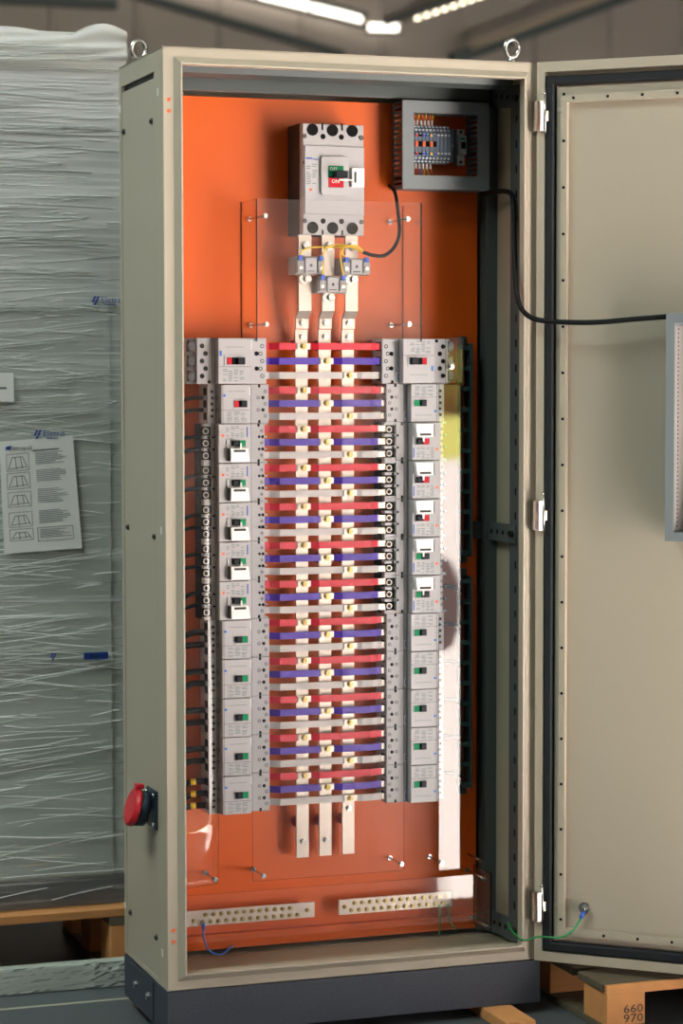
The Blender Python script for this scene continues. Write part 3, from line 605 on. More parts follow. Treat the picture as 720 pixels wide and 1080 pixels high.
b = MB(); prints(b, .363, .391, 1.733, 1.780, .1445, 2, 10); stuff(b.build('label_print', 'print', t))
b = MB(); b.disc(.374, .1445, 1.7215, .0032, 10); b.build('orange_mark', 'orange_dot', t)
b = MB(); b.disc(.362, .1478, 1.781, .0045, 10); b.build('side_hole', 'hole', t)

# ================================================================== CONTROL BOX OF WIRING DUCT (top right)
FY = .18
t = thing('wiring_duct_frame', 'grey mitred wiring duct frame around the terminals at the top right', 'cable duct', (.708, PY, 1.731))
o_, i_ = (.6030, .8145, 1.7315, 1.9300), (.6310, .7855, 1.7630, 1.9025)
for s_ in 'lrtb':
    b = MB(); mitre(b, (o_[0]+.0004, o_[1]-.0004, o_[2]+.0004, o_[3]-.0004), i_, FY, FY+.006, s_); b.build('duct_cover', 'duct', t)
for (x0, x1) in ((o_[0]+.001, o_[0]+.003), (i_[0]-.003, i_[0]-.001), (i_[1]+.001, i_[1]+.003), (o_[1]-.003, o_[1]-.001)):
    b = MB(); b.box(x0, x1, FY+.055, PY-.0005, o_[2]+.002, o_[3]-.002)
    n = 16; dz = (o_[3]-o_[2]-.008)/n
    for k in range(n): b.box(x0, x1, FY+.006, FY+.055, o_[2]+.004+dz*k, o_[2]+.004+dz*k+dz*.55)
    b.build('slotted_wall', 'duct', t)
for (z0, z1) in ((o_[2]+.001, o_[2]+.003), (i_[2]-.003, i_[2]-.001), (i_[3]+.001, i_[3]+.003), (o_[3]-.003, o_[3]-.001)):
    b = MB(); b.box(o_[0]+.003, o_[1]-.003, FY+.006, PY-.0005, z0, z1); b.build('duct_wall', 'duct', t)
# din rail and clamps
b = MB(); b.box(.634, .783, .240, PY-.0005, 1.818, 1.853); b.box(.634, .783, .236, .240, 1.814, 1.821); b.box(.634, .783, .236, .240, 1.850, 1.857); tag(b.build('din_rail', 'steel'), 'short steel mounting rail behind the terminal blocks', 'rail')
tx0 = .6415; tw = .0088
for k in range(10):
    x = tx0+tw*k; big = k < 6
    t = thing('terminal_block', '%s grey terminal block from the left inside the duct frame' % ORD[k+1], 'terminal', (x+tw/2, .235, 1.80), 'terminal blocks on the rail')
    zt, zb = (1.878, 1.793)
    b = MB(); b.extr([(.2355, zb), (.215, zb), (.205, zb+.018), (.203, zt-.018), (.215, zt), (.2355, zt)], 'x', x+.0004, x+tw-.0006); b.build('housing', 'term_blue' if not big or k % 2 else 'term_blue', t)
    b = MB()
    for z in (zt-.004, zt-.011, zb+.004, zb+.011): b.box(x+.0018, x+tw-.002, .2065 if abs(z-(zt+zb)/2) < .036 else .2120, .2160, z-.002, z+.002)
    for z in (zt-.022, zb+.022): b.box(x+.002, x+tw-.002, .2015, .2045, z-.002, z+.002)
    b.build('screw_cap', 'term_white', t)
    if big:
        b = MB(); zc = (zt+zb)/2; b.box(x+.001, x+tw-.0012, .200, .204, zc-.006, zc+.006); b.build('fuse_plug', 'orange_dot' if k % 2 == 0 else 'hole', t)
        b = MB(); b.box(x+.0015, x+tw-.0015, .2005, .204, zt-.026, zt-.021); b.box(x+.0015, x+tw-.0015, .2005, .204, zb+.018, zb+.023); b.build('jumper', ('plug_red', 'hole', 'lugblue', 'lugblue', 'yellow', 'lugblue')[k], t)
t = thing('end_clamp', 'pale end clamp right of the terminal blocks', 'clamp', (.733, .235, 1.80)); b = MB(); b.cbox(.7305, .7375, .205, .2355, 1.797, 1.872, .002); b.build('housing', 'term_blue', t)
b = MB(); b.disc(.734, .205, 1.834, .002, 8); b.build('screw', 'steel', t)
t = thing('mini_breaker', 'small white single-pole breaker beside the terminal blocks', 'breaker', (.757, .235, 1.80))
b = MB(); b.extr([(.2355, 1.79), (.212, 1.79), (.212, 1.812), (.199, 1.814), (.199, 1.856), (.212, 1.858), (.212, 1.872), (.2355, 1.872)], 'x', .748, .766); b.build('housing', 'breaker', t)
b = MB(); b.cbox(.753, .761, .190, .199, 1.827, 1.842, .002); b.build('toggle', 'hole', t)
b = MB(); b.box(.751, .763, .1985, .199, 1.847, 1.852); b.build('green_mark', 'green', t)
b = MB(); b.disc(.757, .212, 1.866, .0032, 10); b.disc(.757, .212, 1.798, .0032, 10); b.build('terminal_hole', 'hole', t)
# marker wires into the terminals
random.seed(3)
for k in range(6):
    x = tx0+tw*(k+.5)
    t = thing('control_wire', '%s orange wire from the left above the terminal blocks' % ORD[k+1], 'wire', (x, .22, 1.878), 'orange wires above the terminals')
    b = MB(); b.tube(spline([(x, .222, 1.890), (x+.001, .215, 1.896), (x+random.uniform(-.004, .004), .216, 1.909)]), .0014, 6); b.build('insulation', 'yellow' if k % 2 else 'orange_dot', t)
    b = MB(); b.cyl((x, .221, 1.878), (x, .221, 1.890), .0026, 8); b.build('ferrule', 'white', t)
for k in range(6):
    x = tx0+tw*(k+.5)-.004
    t = thing('control_wire', '%s wire from the left below the terminal blocks' % ORD[k+1], 'wire', (x, .22, 1.764), 'wires below the terminals')
    b = MB(); b.tube(spline([(x, .222, 1.781), (x+.001, .215, 1.775), (x+random.uniform(-.006, .006), .216, 1.757)]), .0014, 6); b.build('insulation', ('yellow', 'orange_dot', 'bluewire', 'yellow', 'yellow', 'orange_dot')[k], t)
    b = MB(); b.cyl((x, .221, 1.793), (x, .221, 1.781), .0026, 8); b.build('ferrule', 'white', t)

# ================================================================== CABLES AND WIRES
def cable(label, pts, r, m='cable', n=8, name='cable', group=None, cat='cable', k=8):
    b = MB(); b.tube(spline(pts, k), r, n); return tag(b.build(name, m), label, cat, group)
cable('black cable hanging from the duct frame and curving to the current transformers', [(.580, .205, 1.740), (.5795, .165, 1.722), (.5815, .150, 1.674), (.583, .147, 1.63), (.5705, .146, 1.5985), (.548, .148, 1.580), (.522, .150, 1.580), (.4985, .152, 1.5870)], .0042)
cable('thick black cable looping from the duct frame across to the open door', [(.806, .20, 1.724), (.8184, .16, 1.7287), (.8294, .10, 1.7227), (.8258, .07, 1.6973), (.8197, .05, 1.6413), (.8072, .015, 1.5555), (.7978, -.015, 1.5021), (.7994, -.030, 1.4662), (.811, -.042, 1.4452), (.8293, -.055, 1.4348), tuple(DH+DU*.05+DN*.045+Vector((0, 0, 1.4295))), tuple(DH+DU*.14+DN*.05+Vector((0, 0, 1.427))), tuple(DH+DU*.23+DN*.042+Vector((0, 0, 1.4335))), tuple(DH+DU*.300+DN*.04+Vector((0, 0, 1.438)))], .0057, n=10)
for k, (lab, pts) in enumerate((('yellow wire running to the left current transformer', [(.4985, .152, 1.587), (.470, .160, 1.598), (.43, .165, 1.597), (.385, .166, 1.596), (.360, .160, 1.588), (.3525, .153, 1.577)]),
        ('yellow wire dropping to the lower middle transformer from the left bundle', [(.4985, .151, 1.589), (.465, .158, 1.601), (.425, .162, 1.600), (.408, .156, 1.585), (.404, .150, 1.555), (.4035, .150, 1.535)]),
        ('yellow wire dropping to the lower middle transformer on its right side', [(.4985, .150, 1.588), (.470, .152, 1.599), (.446, .150, 1.590), (.446, .148, 1.56), (.452, .149, 1.535)]),
        ('short yellow wire bowing over the right current transformer', [(.4985, .149, 1.588), (.480, .147, 1.600), (.455, .148, 1.597), (.4475, .149, 1.583), (.459, .150, 1.574)]))):
    cable(lab, pts, .0019, 'yellow', 6, 'yellow_wire', 'yellow transformer wires', 'wire')
random.seed(11)
for r in range(1, 12):
    z0, z1 = ROWS[r]; zc = (z0+z1)/2; xe = .1365 if 2 <= r <= 6 else .146
    for j, dz in enumerate((.0135, -.0135) if r < 11 else (.027, 0, -.027)):
        q = random.uniform(-.012, .004); rr = .0042 if r < 7 else .0068
        nm = ('upper', 'lower') if r < 11 else ('upper', 'middle', 'lower')
        t = thing('load_cable', '%s black cable behind the %s breaker from top, left column' % (nm[j], ORD[r+1]), 'cable', (.09, .22, zc+dz), 'black cables left of the breakers')
        b = MB(); b.tube(spline([(.060, .238, zc+dz-.02+q), (.085, .225, zc+dz-.008+q), (.115, .212, zc+dz-.001), (xe-.002, .2075, zc+dz)], 6), rr, 8); b.build('insulation', 'cable', t)
        if r == 11: b = MB(); b.cyl((.112, .213, zc+dz-.001), (.124, .210, zc+dz), rr+.0006, 10); b.build('marker_ring', 'yellow', t)
for r in range(6, 12):
    z0, z1 = ROWS[r]; zc = (z0+z1)/2; xs = .7150 if r == 6 else .7062
    cable('black cable leaving the %s breaker from top, right column' % ORD[r+1], [(xs+.003, .212, zc+.012), (.735, .214, zc+.010), (.755, .222, zc+.004), (.764, .226, zc-.004)], .005, group='black cables right of the breakers', name='load_cable')

# ================================================================== CABLE LADDERS ON THE RIGHT
for lab, z0, z1, nr in (('upper dark green slotted cable ladder right of the breakers', .884, 1.398, 10), ('lower dark green slotted cable ladder right of the breakers', .345, .862, 10)):
    t = thing('cable_ladder', lab, 'cable ladder', (.776, PY, z0), 'cable ladders')
    b = MB(); b.box(.782, .7875, .212, .2495, z0+.012, z1-.012); b.build('rail', 'ladder', t, bevel=.0008)
    b = MB(); b.box(.7640, .7675, .224, .2495, z0+.012, z1-.012); b.build('rail', 'ladder', t)
    for k in range(nr+1):
        z = z0+.016+(z1-z0-.044)*k/nr; b = MB(); b.box(.7640, .782, .216, .224, z, z+.010); b.box(.7590, .7640, .219, .228, z+.001, z+.005); b.build('rung', 'ladder', t)
    for z in (z0+.005, z1-.005):
        b = MB(); b.box(.768, .783, .236, .2495, z-.009, z+.009); ft = b.build('foot', 'ladder', t); b = MB(); b.cyl((.7755, .236, z), (.7755, .230, z), .006, 6); b.build('foot_bolt', 'steel_dark', ft)

# ================================================================== NEUTRAL AND EARTH BARS
def bolt_bar(label, x0, x1, top, bot, ends, zs):
    t = thing('terminal_bar', label, 'busbar', ((x0+x1)/2, PY, .086), 'drilled bars at the bottom')
    b = MB(); b.box(x0, x1, .206, .212, .0865, .1215); b.build('bar', 'tin', t, bevel=.0006)
    for x in (x0+.03, x1-.03): b = MB(); b.cyl((x, .2125, .104), (x, PY-.0005, .104), .011, 12); b.build('insulator', 'red', t)
    p = None
    for (x, z, mt) in [(q, .1118, 'brass') for q in top]+[(q, .0955, 'brass') for q in bot]+ends:
        if p is None:
            b = MB(); b.cyl((x, .206, z), (x, .2045, z), .0052, 12); b.cyl((x, .2045, z), (x, .200, z), .0040, 6); p = b.build('bar_bolt', mt, t); ref = (x, z)
        else: c = p.copy(); COL.objects.link(c); c.parent = t; c.location = (x-ref[0], 0, z-ref[1])
bolt_bar('pale drilled neutral bar with rows of brass bolts, lower left', .088, .4005, [.1440+.0180*k for k in range(12)], [.1365+.0186*k for k in range(13)], [(.383, .104, 'brass'), (.1165, .1, 'brass')], 0)
bolt_bar('pale drilled earth bar with rows of brass bolts, lower right', .459, .7365, [.4965+.0186*k for k in range(13)], [.4885+.0186*k for k in range(13)], [(.4724, .1045, 'brass')], 0)
t = thing('earth_wire', 'blue wire with lug hanging from the lower left neutral bar', 'wire', (.15, .2, .02))
b = MB(); b.tube(spline([(.1365, .198, .082), (.1375, .196, .058), (.148, .195, .034), (.172, .195, .021), (.195, .21, .026), (.213, .232, .030)]), .0021, 8); b.build('insulation', 'bluewire', t)
b = MB(); b.cyl((.1365, .1985, .0945), (.1365, .198, .080), .0036, 8); b.build('lug', 'lugblue', t)
cable('left green wire hanging under the lower right earth bar', [(.700, .198, .094), (.7025, .197, .060), (.7035, .205, .024)], .0018, 'greenwire', 6, 'green_wire', 'green wires under the earth bar', 'wire')
cable('right curved green wire hanging under the lower right earth bar', [(.722, .198, .094), (.725, .197, .066), (.732, .20, .045), (.749, .205, .030)], .0018, 'greenwire', 6, 'green_wire', 'green wires under the earth bar', 'wire')
dp = lambda u, n, z: tuple(DH+DU*u+DN*n+Vector((0, 0, z)))
t = thing('bonding_wire', 'green earth wire from the cabinet floor to the open door', 'wire', (.86, -.03, .06))
b = MB(); b.tube(spline([(.824, .085, .068), (.8111, .03, .0611), (.8121, .0, .0548), (.8152, -.03, .0526), (.8384, -.045, .0620), dp(.02, .03, .064), dp(.06, .03, .067), dp(.085, .02, .080), dp(.1000, .0, .106)]), .0022, 8); b.build('insulation', 'greenwire', t)
b = MB(); b.cyl(dp(.1000, .0, .106), dp(.1035, -.008, .122), .0042, 8); b.build('lug', 'lugblue', t)

# ================================================================== CLEAR ACRYLIC COVERS
def sheet(b, x0, x1, z0, z1, y, th=.003):
    v = [(x, yy, z) for yy in (y, y+th) for (x, z) in ((x0, z0), (x1, z0), (x1, z1), (x0, z1))]
    b.add(v, [(0, 1, 2, 3), (7, 6, 5, 4)], 0); b.add(v, [(k, k+4, (k+1) % 4+4, (k+1) % 4) for k in range(4)], 1)
def side_sheet(b, x, y0, y1, z0, z1, th=.003):
    v = [(xx, y, z) for xx in (x, x+th) for (y, z) in ((y0, z0), (y1, z0), (y1, z1), (y0, z1))]
    b.add(v, [(0, 1, 2, 3), (7, 6, 5, 4)], 0); b.add(v, [(k, k+4, (k+1) % 4+4, (k+1) % 4) for k in range(4)], 1)
def standoff(t, x, z, y, PY=.25):
    b = MB(); b.cyl((x, PY-.0005, z), (x, y+.0035, z), .0026, 8); b.cyl((x, PY-.006, z), (x, PY-.0005, z), .0062, 6); s = b.build('standoff', 'steel', t)
    b = MB(); b.cyl((x, y, z), (x, y-.0015, z), .0062, 14); b.cyl((x, y-.0015, z), (x, y-.006, z), .0048, 6); b.build('standoff_nut', 'steel', s)
AM = ['acrylic', 'acrylic_edge']
def cover(label, x0, x1, z0, z1, y, posts, tilt=0, yb=.25):
    t = thing('acrylic_cover', label, 'cover', ((x0+x1)/2, y, z0), 'clear acrylic covers')
    b = MB(); sheet(b, x0, x1, z0, z1, y)
    if tilt: b.v = [(p[0], p[1]+tilt*(p[0]-(x0+x1)/2), p[2]) for p in b.v]
    b.build('sheet', AM, t)
    for (x, z) in posts: standoff(t, x, z, y, yb)
    return t
t = cover('clear acrylic box over the feeder bars below the main breaker', .2440, .6310, 1.388, 1.698, .13, ((.264, 1.661), (.266, 1.425), (.5965, 1.661), (.600, 1.427)))
for x in (.2440, .6280):
    b = MB(); side_sheet(b, x, .1335, .248, 1.388, 1.698); b.build('side_sheet', AM, t)
t = thing('acrylic_cover', 'narrow clear acrylic strip over the left breaker terminals, lower end twisted', 'cover', (.112, .17, .186), 'clear acrylic covers')
b = MB(); vs = []; zs = [1.292, 1.0, .7, .5, .42]+[.40-.0107*k for k in range(21)]
def twist(z): return .165*min(1, max(0, (.385-z)/.07))
for z in zs:
    for q in range(5):
        x = .060+.104*q/4; yy = .17+twist(z)*(x-.164)+.004*math.sin((.4-z)*22+q*.8)*min(1, max(0, (.4-z)/.05)); vs.append((x, yy, z))
n = len(vs); vs += [(p[0], p[1]+.0028, p[2]) for p in vs]
b.add(vs, [(i*5+j+o, i*5+j+1+o, i*5+j+6+o, i*5+j+5+o) for o in (0, n) for i in range(len(zs)-1) for j in range(4)], 0, True)
b.add(vs, [(j, j+1, j+1+n, j+n) for j in range(4)]+[(n-5+j, n-4+j, 2*n-4+j, 2*n-5+j) for j in range(4)]+[(i*5+e, i*5+5+e, i*5+5+e+n, i*5+e+n) for i in range(len(zs)-1) for e in (0, 4)], 1)
b.build('sheet', AM, t); standoff(t, .1555, .197, .17)
cover('wide clear acrylic sheet over the red and purple busbar links', .2435, .604, .186, 1.292, .171, ((.2680, .1975), (.597, .2015)))
cover('narrow clear acrylic strip over the right breaker terminals, mirroring daylight', .6885, .7405, .180, 1.292, .17, ((.6945, .1975),))
cover('small clear acrylic piece over the terminals of the top left breaker', .060, .1600, 1.2985, 1.394, .165, ((.075, 1.385),))
cover('small clear acrylic piece over the terminals of the top right breaker', .7025, .7460, 1.2965, 1.3985, .165, ((.7165, 1.3325),), yb=.181)
t = cover('long clear acrylic box over the drilled bars at the cabinet bottom', .0600, .8030, .036, .174, .13, ((.783, .163), (.795, .050)), yb=.2345)
for x in (.0600, .8000):
    b = MB(); side_sheet(b, x, .1335, .2335, .036, .174); b.build('side_sheet', AM, t)
t = thing('support_post', 'lone steel standoff on the orange plate right of the acrylic strips', 'standoff', (.7925, PY, .19)); 
b = MB(); b.cyl((.7925, PY-.0005, .1965), (.7925, .172, .1965), .0028, 8); b.build('shank', 'steel', t); b = MB(); b.cyl((.7925, .172, .1965), (.7925, .165, .1965), .0055, 6); b.build('nut', 'steel', t)

# ================================================================== POWER INLET ON THE LEFT SIDE
t = thing('power_inlet', 'red-capped dark industrial inlet mounted on the cabinet left side', 'socket', (-.02, .105, .33))
b = MB(); b.box(-.006, -.0006, .070, .150, .335, .420); fl = b.build('flange', 'plug_dark', t, bevel=.002)
for (y, z) in ((.080, .346), (.080, .409), (.140, .346), (.140, .409)): b = MB(); b.cyl((-.006, y, z), (-.0105, y, z), .0055, 10); b.build('flange_screw', 'steel', fl)
AX = Vector((-.93, -.02, .28)).normalized()
c0 = Vector((-.0175, .109, .374)); c1 = c0+AX*.024
b = MB(); b.cyl(c0, c1, .036, 24, r2=.040); b.build('barrel', 'plug_dark', t)
b = MB(); b.cyl(c1, c1+AX*.010, .0425, 24, r2=.0415); b.cyl(c1+AX*.010, c1+AX*.013, .0415, 24, r2=.036); cp = b.build('cap', 'plug_red', t)
b = MB(); b.box(c1.x+.000, c1.x+.018, .098, .122, c1.z+.041, c1.z+.051); b.build('cap_hinge', 'plug_red', cp, bevel=.002)

# ================================================================== WRAPPED CABINET ON ITS PALLET (left)
WX0, WX1, WY0, WY1, WZ0, WZ1 = -.78, .082, .655, 1.06, .118, 2.085
t = thing('wrapped_cabinet', 'tall grey cabinet wrapped in clear stretch film on a pallet', 'cabinet', (-.35, .85, .05))
b = MB(); b.box(WX0, WX1, WY0+.012, WY1, WZ0, WZ1); b.build('body', 'wrapgrey', t, bevel=.004)
b = MB(); b.box(WX0+.02, .044, WY0, WY0+.012, WZ0+.004, WZ1-.03); b.build('door', 'wrapgrey', t, bevel=.003)
b = MB(); b.box(WX0+.005, WX1-.005, WY0+.004, WY1-.01, .052, WZ0-.001); b.build('plinth', 'wrapplinth', t)
b = MB(); n = 16
b.tube([(.045+.018*math.cos(2*PI*k/n), .70, WZ1+.038+.02*math.sin(2*PI*k/n)) for k in range(n+1)], .006, 8); b.cyl((.045, .70, WZ1), (.045, .70, WZ1+.018), .016, 12); b.build('eyebolt', 'steel', t)
# film: rumpled shell around body and plinth, tight folds on it
f = thing('stretch_film', 'shiny clear stretch film wound around the grey cabinet in many folds', 'film', (-.35, .64, .052))
random.seed(5); b = MB(); NX, NZ = 26, 60
def film_y(x, z): return WY0-.008-.003*math.sin(z*31+x*3)-.002*math.sin(z*77-x*7)
vs = []; fs = []
for j in range(NZ+1):
    z = .054+(WZ1+.004-.054)*j/NZ
    for i in range(NX+1):
        x = WX0-.006+(WX1+.008-WX0)*i/NX; vs.append((x, film_y(x, z), z))
for j in range(NZ):
    for i in range(NX): a = j*(NX+1)+i; fs.append((a, a+1, a+NX+2, a+NX+1))
b.add(vs, fs, 0, True)
b.add([(WX1+.002, film_y(WX1, .054), .054), (WX1+.006, WY1, .054), (WX1+.006, WY1, WZ1+.004), (WX1+.002, film_y(WX1, 2), WZ1+.004)], [(0, 1, 2, 3)])
b.build('film_sheet', 'film', f)
b = MB()
for k in range(760):
    z = .06+2.02*random.random()**.7; L = random.uniform(.03, .30)*(1 if random.random() < .8 else 2); x = random.uniform(-.34, WX1-.01); sl = random.choice((1, 1, -1))*random.uniform(.0, .16); wd = random.uniform(.0003, .0011)
    if z > 1.6: wd *= 1.6; sl *= .4
    n = 5; pts = []
    for i in range(n+1):
        q = i/n; xx = x+L*(q-.5); zz = z+sl*L*(q-.5)+.0012*math.sin(q*5+k); pts.append((xx, zz, wd*math.sin(PI*(.08+.84*q))))
    if pts[-1][0] > WX1-.002: continue
    v = []
    for (xx, zz, ww) in pts:
        y = film_y(xx, zz)-.0008-(.012 if zz > WZ1-.045 else 0); v += [(xx, y, zz-ww), (xx, y-.0016, zz), (xx, y, zz+ww)]
    fc = []
    for i in range(n): a = 3*i; fc += [(a, a+3, a+4, a+1), (a+1, a+4, a+5, a+2)]
    b.add(v, fc, 0)
stuff(b.build('film_fold_glint', 'film_fold_glint', f))
# bunched film over the top edge
b = MB(); vs = []; fs = []; NX, NZ = 60, 26
for j in range(NZ+1):
    for i in range(NX+1):
        x = WX0+(WX1+.004-WX0)*i/NX; q = j/NZ; z = WZ1-.035+.065*q
        y = WY0-.016-.004*math.sin(z*140+.12*i)-.003*math.sin(z*260-.35*i+2)+.07*max(0, q-.84)
        if q > .75: z += .006*math.sin(i*.35)*(q-.75)*4
        if i > NX-9 and q > .6: z += .045*(q-.6)*math.sin((i-NX+9)/9*PI)
        vs.append((x, y, z))
for j in range(NZ):
    for i in range(NX): a = j*(NX+1)+i; fs.append((a, a+1, a+NX+2, a+NX+1))
b.add(vs, fs, 0, True); b.build('film_bunch', 'film_thick', f)
b = MB(); b.box(WX0, WX1, WY0-.004, WY1, WZ1+.004, WZ1+.03); b.build('film_top', 'film_thick', f, bevel=.01)
# papers under the film and printed marks
t = thing('instruction_sheet', 'white instruction sheet with drawings and text taped to the wrapped cabinet', 'paper', (-.13, .64, .90)); py = .6385
b = MB(); b.add([(-.226, py, 1.160), (-.052, py-.001, 1.1734), (-.031, py, .9068), (-.2165, py-.001, .8981)], [(0, 3, 2, 1)]); b.add([(-.226, py+.0006, 1.160), (-.052, py-.0004, 1.1734), (-.031, py+.0006, .9068), (-.2165, py-.0004, .8981)], [(0, 1, 2, 3)]); b.build('sheet', 'paper', t)
def pq(u, v):      # position on the sheet, u to the right, v down (0..1)
    a = Vector((-.226, 0, 1.160)); c = Vector((-.052, 0, 1.1734)); d = Vector((-.2165, 0, .8981)); e = Vector((-.031, 0, .9068)); r_ = (a*(1-u)+c*u)*(1-v)+(d*(1-u)+e*u)*v; return r_.x, r_.z
def pline(b, u0, v0, u1, v1, wd=.0007):
    x0, z0 = pq(u0, v0); x1, z1 = pq(u1, v1); d = Vector((x1-x0, 0, z1-z0)); n = Vector((-d.z, 0, d.x)).normalized()*wd
    b.add([(x0-n.x, py-.0016, z0-n.z), (x1-n.x, py-.0016, z1-n.z), (x1+n.x, py-.0016, z1+n.z), (x0+n.x, py-.0016, z0+n.z)], [(0, 1, 2, 3)])
b = MB()
for (va, vb) in ((.12, .27), (.29, .43), (.46, .59), (.64, .77), (.79, .89)):
    for e in ((.08, va, .38, va), (.08, vb, .38, vb), (.08, va, .08, vb), (.38, va, .38, vb)): pline(b, *e, .0005)
    pline(b, .10, vb-.01, .16, va+.03); pline(b, .16, va+.03, .30, va+.03); pline(b, .30, va+.03, .36, vb-.01); pline(b, .2, va+.03, .21, vb-.01); pline(b, .27, va+.03, .29, vb-.02); pline(b, .12, vb-.02, .34, vb-.03)
stuff(b.build('drawing', 'ink', t))
b = MB()
for (va, vb, n) in ((.13, .24, 7), (.28, .39, 7), (.45, .58, 8), (.64, .76, 8), (.81, .89, 6)):
    for k in range(n): pline(b, .47, va+(vb-va)*k/n, .47+random.uniform(.25, .45), va+(vb-va)*k/n, .0006)
for e in ((.44, .79, .90, .79), (.44, .91, .90, .91), (.44, .79, .44, .91), (.90, .79, .90, .91)): pline(b, *e, .0006)
pline(b, .44, .105, .80, .105, .0014); stuff(b.build('text_lines', 'ink', t))
xx, zz = pq(.14, .065); text('heading', 'Eletropoll', .014, (xx+.024, py-.0018, zz), 'ink', t)
b = MB()
for q in (0, .006): b.extr([(xx-.012+q, zz-.004), (xx-.006+q, zz-.004), (xx-.003+q, zz+.004), (xx-.009+q, zz+.004)], 'y', py-.0020, py-.0016)
b.build('heading_mark', 'navy', t)
t = thing('name_label', 'small white label cut by the picture edge on the wrapped cabinet', 'label', (-.215, .64, 1.25)); b = MB(); b.box(-.245, -.191, py-.001, py, 1.253, 1.3205); b.build('card', 'paper', t)
b = MB(); b.box(-.240, -.208, py-.0014, py-.001, 1.282, 1.287); b.build('text_line', 'ink', t)
def film_logo(x, z, s, lab, full=True):
    t = thing('film_logo', lab, 'logo', (x, .64, z), 'blue marks printed on the film'); y = .6365
    b = MB()
    for (dx, dz) in ((0, .006), (.008, .006), (-.003, -.001), (.005, -.001), (.001, -.008)): b.extr([(x+(dx-.006)*s, z+(dz-.003)*s), (x+dx*s, z+(dz-.003)*s), (x+(dx+.004)*s, z+(dz+.0035)*s), (x+(dx-.002)*s, z+(dz+.0035)*s)], 'y', y-.0005, y)
    b.build('emblem', 'navy', t)
    if full:
        text('lettering', 'Eletro', .021*s, (x+.014*s, y-.0004, z+.001), 'navy', t, align='LEFT'); b = MB(); b.box(x+.022*s, x+.05*s, y-.0005, y, z-.0105*s, z-.0085*s); b.build('underline', 'navy', t)
film_logo(.004, 1.490, 1.0, 'navy logo with lettering printed on the film, upper right'); film_logo(-.137, 1.177, 1.0, 'navy logo with lettering printed on the film above the instruction sheet')
film_logo(-.104, .653, .8, 'small navy emblem printed low on the film', False)
t = thing('film_logo', 'navy rectangular mark printed low on the film near the edge', 'logo', (.0, .64, .64), 'blue marks printed on the film'); b = MB(); rounded(b, -.030, .030, .642, .659, .005, .636, .6366); b.build('patch', 'navy', t)
text('lettering', 'Eletro', .014, (.002, .6356, .6505), 'wrapplinth', t)
# its pallet
def pallet(label, x0, x1, y0, y1, z0, zt, front_mat='wood', deck='wood_dark', group='pallets', nb=5, film=False):
    t = thing('pallet', label, 'pallet', ((x0+x1)/2, (y0+y1)/2, z0), group); th = .02; hb = zt-z0-3*th
    for k in range(nb):
        w_ = (y1-y0)/(nb+.4*(nb-1)); ya = y0+k*w_*1.4; b = MB(); b.box(x0, x1, ya, ya+w_, zt-th, zt); b.build('deck_board', deck if k else front_mat, t, bevel=.002)
    for x in (x0, (x0+x1)/2-.05, x1-.1):
        b = MB(); b.box(x, x+.1, y0, y1, zt-2*th, zt-th-.0004); b.build('stringer_board', 'wood_dark', t)
        b = MB(); b.box(x, x+.1, y0, y1, z0, z0+th); b.build('bottom_board', 'wood_dark', t, bevel=.002)
        for y in (y0, (y0+y1)/2-.05, y1-.1): b = MB(); b.box(x+.001, x+.099, y+.001, y+.099, z0+th+.0004, zt-2*th-.0004); b.build('block', 'wood_end', t, bevel=.002)
    return t
pt = pallet('pallet under the wrapped cabinet, its pale edge board showing', -.80, .12, .60, 1.12, FL+.0005, .050)
t = thing('wrapped_boards', 'film-wrapped boards lying low on the floor under the wrapped cabinet', 'boards', (-.3, .57, FL))
b = MB(); b.box(-.85, .055, .545, .585, FL+.0005, -.062); b.build('board', 'wrapgrey', t, bevel=.003)
b = MB(); b.box(.056, .14, .545, .585, FL+.0005, -.060); b.build('board_end', 'wood', t, bevel=.003)
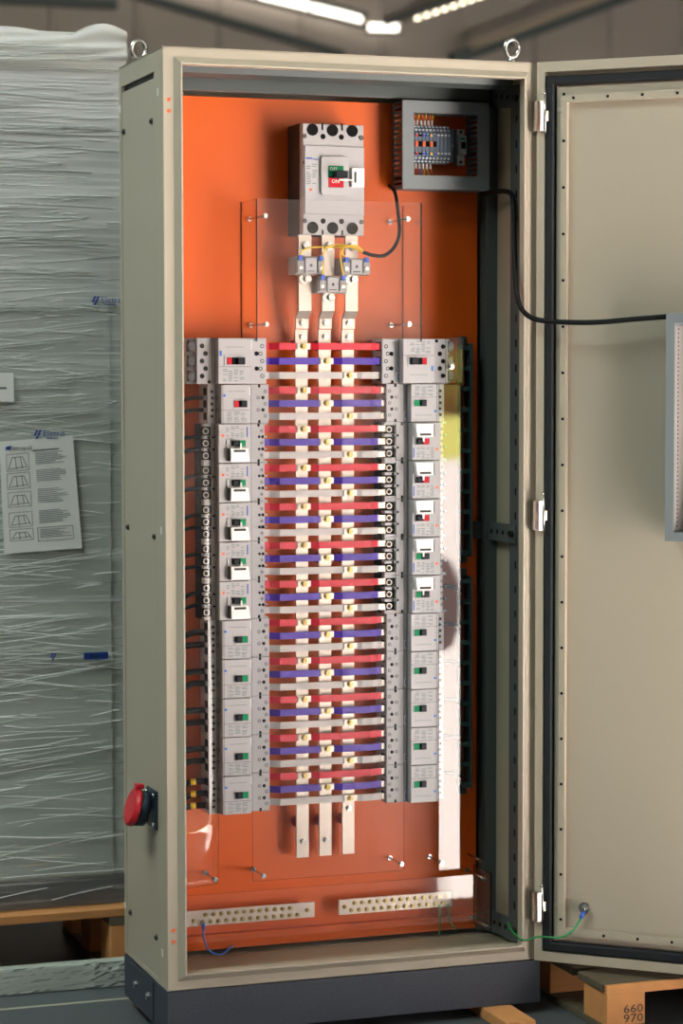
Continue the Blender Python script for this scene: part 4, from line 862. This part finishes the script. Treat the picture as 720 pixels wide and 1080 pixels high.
random.seed(9); b = MB(); vs = []; fs = []; NX, NZ = 70, 10
for j in range(NZ+1):
    for i in range(NX+1):
        x = -.85+.985*i/NX; z = FL+.004+(.060)*j/NZ; a = .0025 if x < -.06 else .008; vs.append((x, .538-a*random.random(), z))
for j in range(NZ):
    for i in range(NX): a = j*(NX+1)+i; fs.append((a, a+1, a+NX+2, a+NX+1))
b.add(vs, fs, 0); b.build('crumpled_film', 'film', t)

# ================================================================== TIMBER UNDER THE MAIN CABINET, PALLET UNDER THE DOOR
def plank(label, x0, x1, y0, y1, z0, z1, m='wood'):
    b = MB(); b.box(x0, x1, y0, y1, z0, z1); return tag(b.build('timber_block', [m, 'wood_end'], bevel=.002), label, 'timber', 'timber under the plinth')
plank('pale timber batten under the right end of the plinth', .7245, .795, -.14, .45, FL+.0005, -.0975, 'wood_end'); plank('timber batten under the left end of the plinth', .03, .10, .04, .42, FL+.0005, -.0975)
PX0, PY0 = .930, -.213
t = thing('pallet', 'stamped wooden pallet standing under the open door', 'pallet', (1.3, .1, FL), 'pallets')
zt = -.015
for k in range(5):
    b = MB(); ya = PY0+.012+.155*k; b.box(PX0-.004, PX0+.80, ya, ya+.13, zt-.018, zt); b.build('deck_board', 'wood_dark', t, bevel=.003)
for x in (PX0, PX0+.35, PX0+.70):
    b = MB(); b.box(x, x+.095, PY0+.006, PY0+.75, FL+.0005, FL+.016); b.build('bottom_board', 'wood_dark', t, bevel=.002)
    for y in (PY0, PY0+.30, PY0+.62):
        b = MB(); b.box(x+.001, x+.0935, y+.001, y+.12, FL+.0165, zt-.0185); b.build('block', 'wood_end' if y == PY0 else 'wood', t, bevel=.002)
b = MB(); b.box(PX0, PX0+.80, PY0+.0005, PY0+.0115, zt-.0225, zt-.001); b.build('front_board', 'wood_end', t, bevel=.002)
text('stamp_lettering', '660', .026, (PX0+.065, PY0+.0005, -.072), 'stamp', t, sx=1.25); text('stamp_lettering', '970', .026, (PX0+.065, PY0+.0005, -.093), 'stamp', t, sx=1.25)
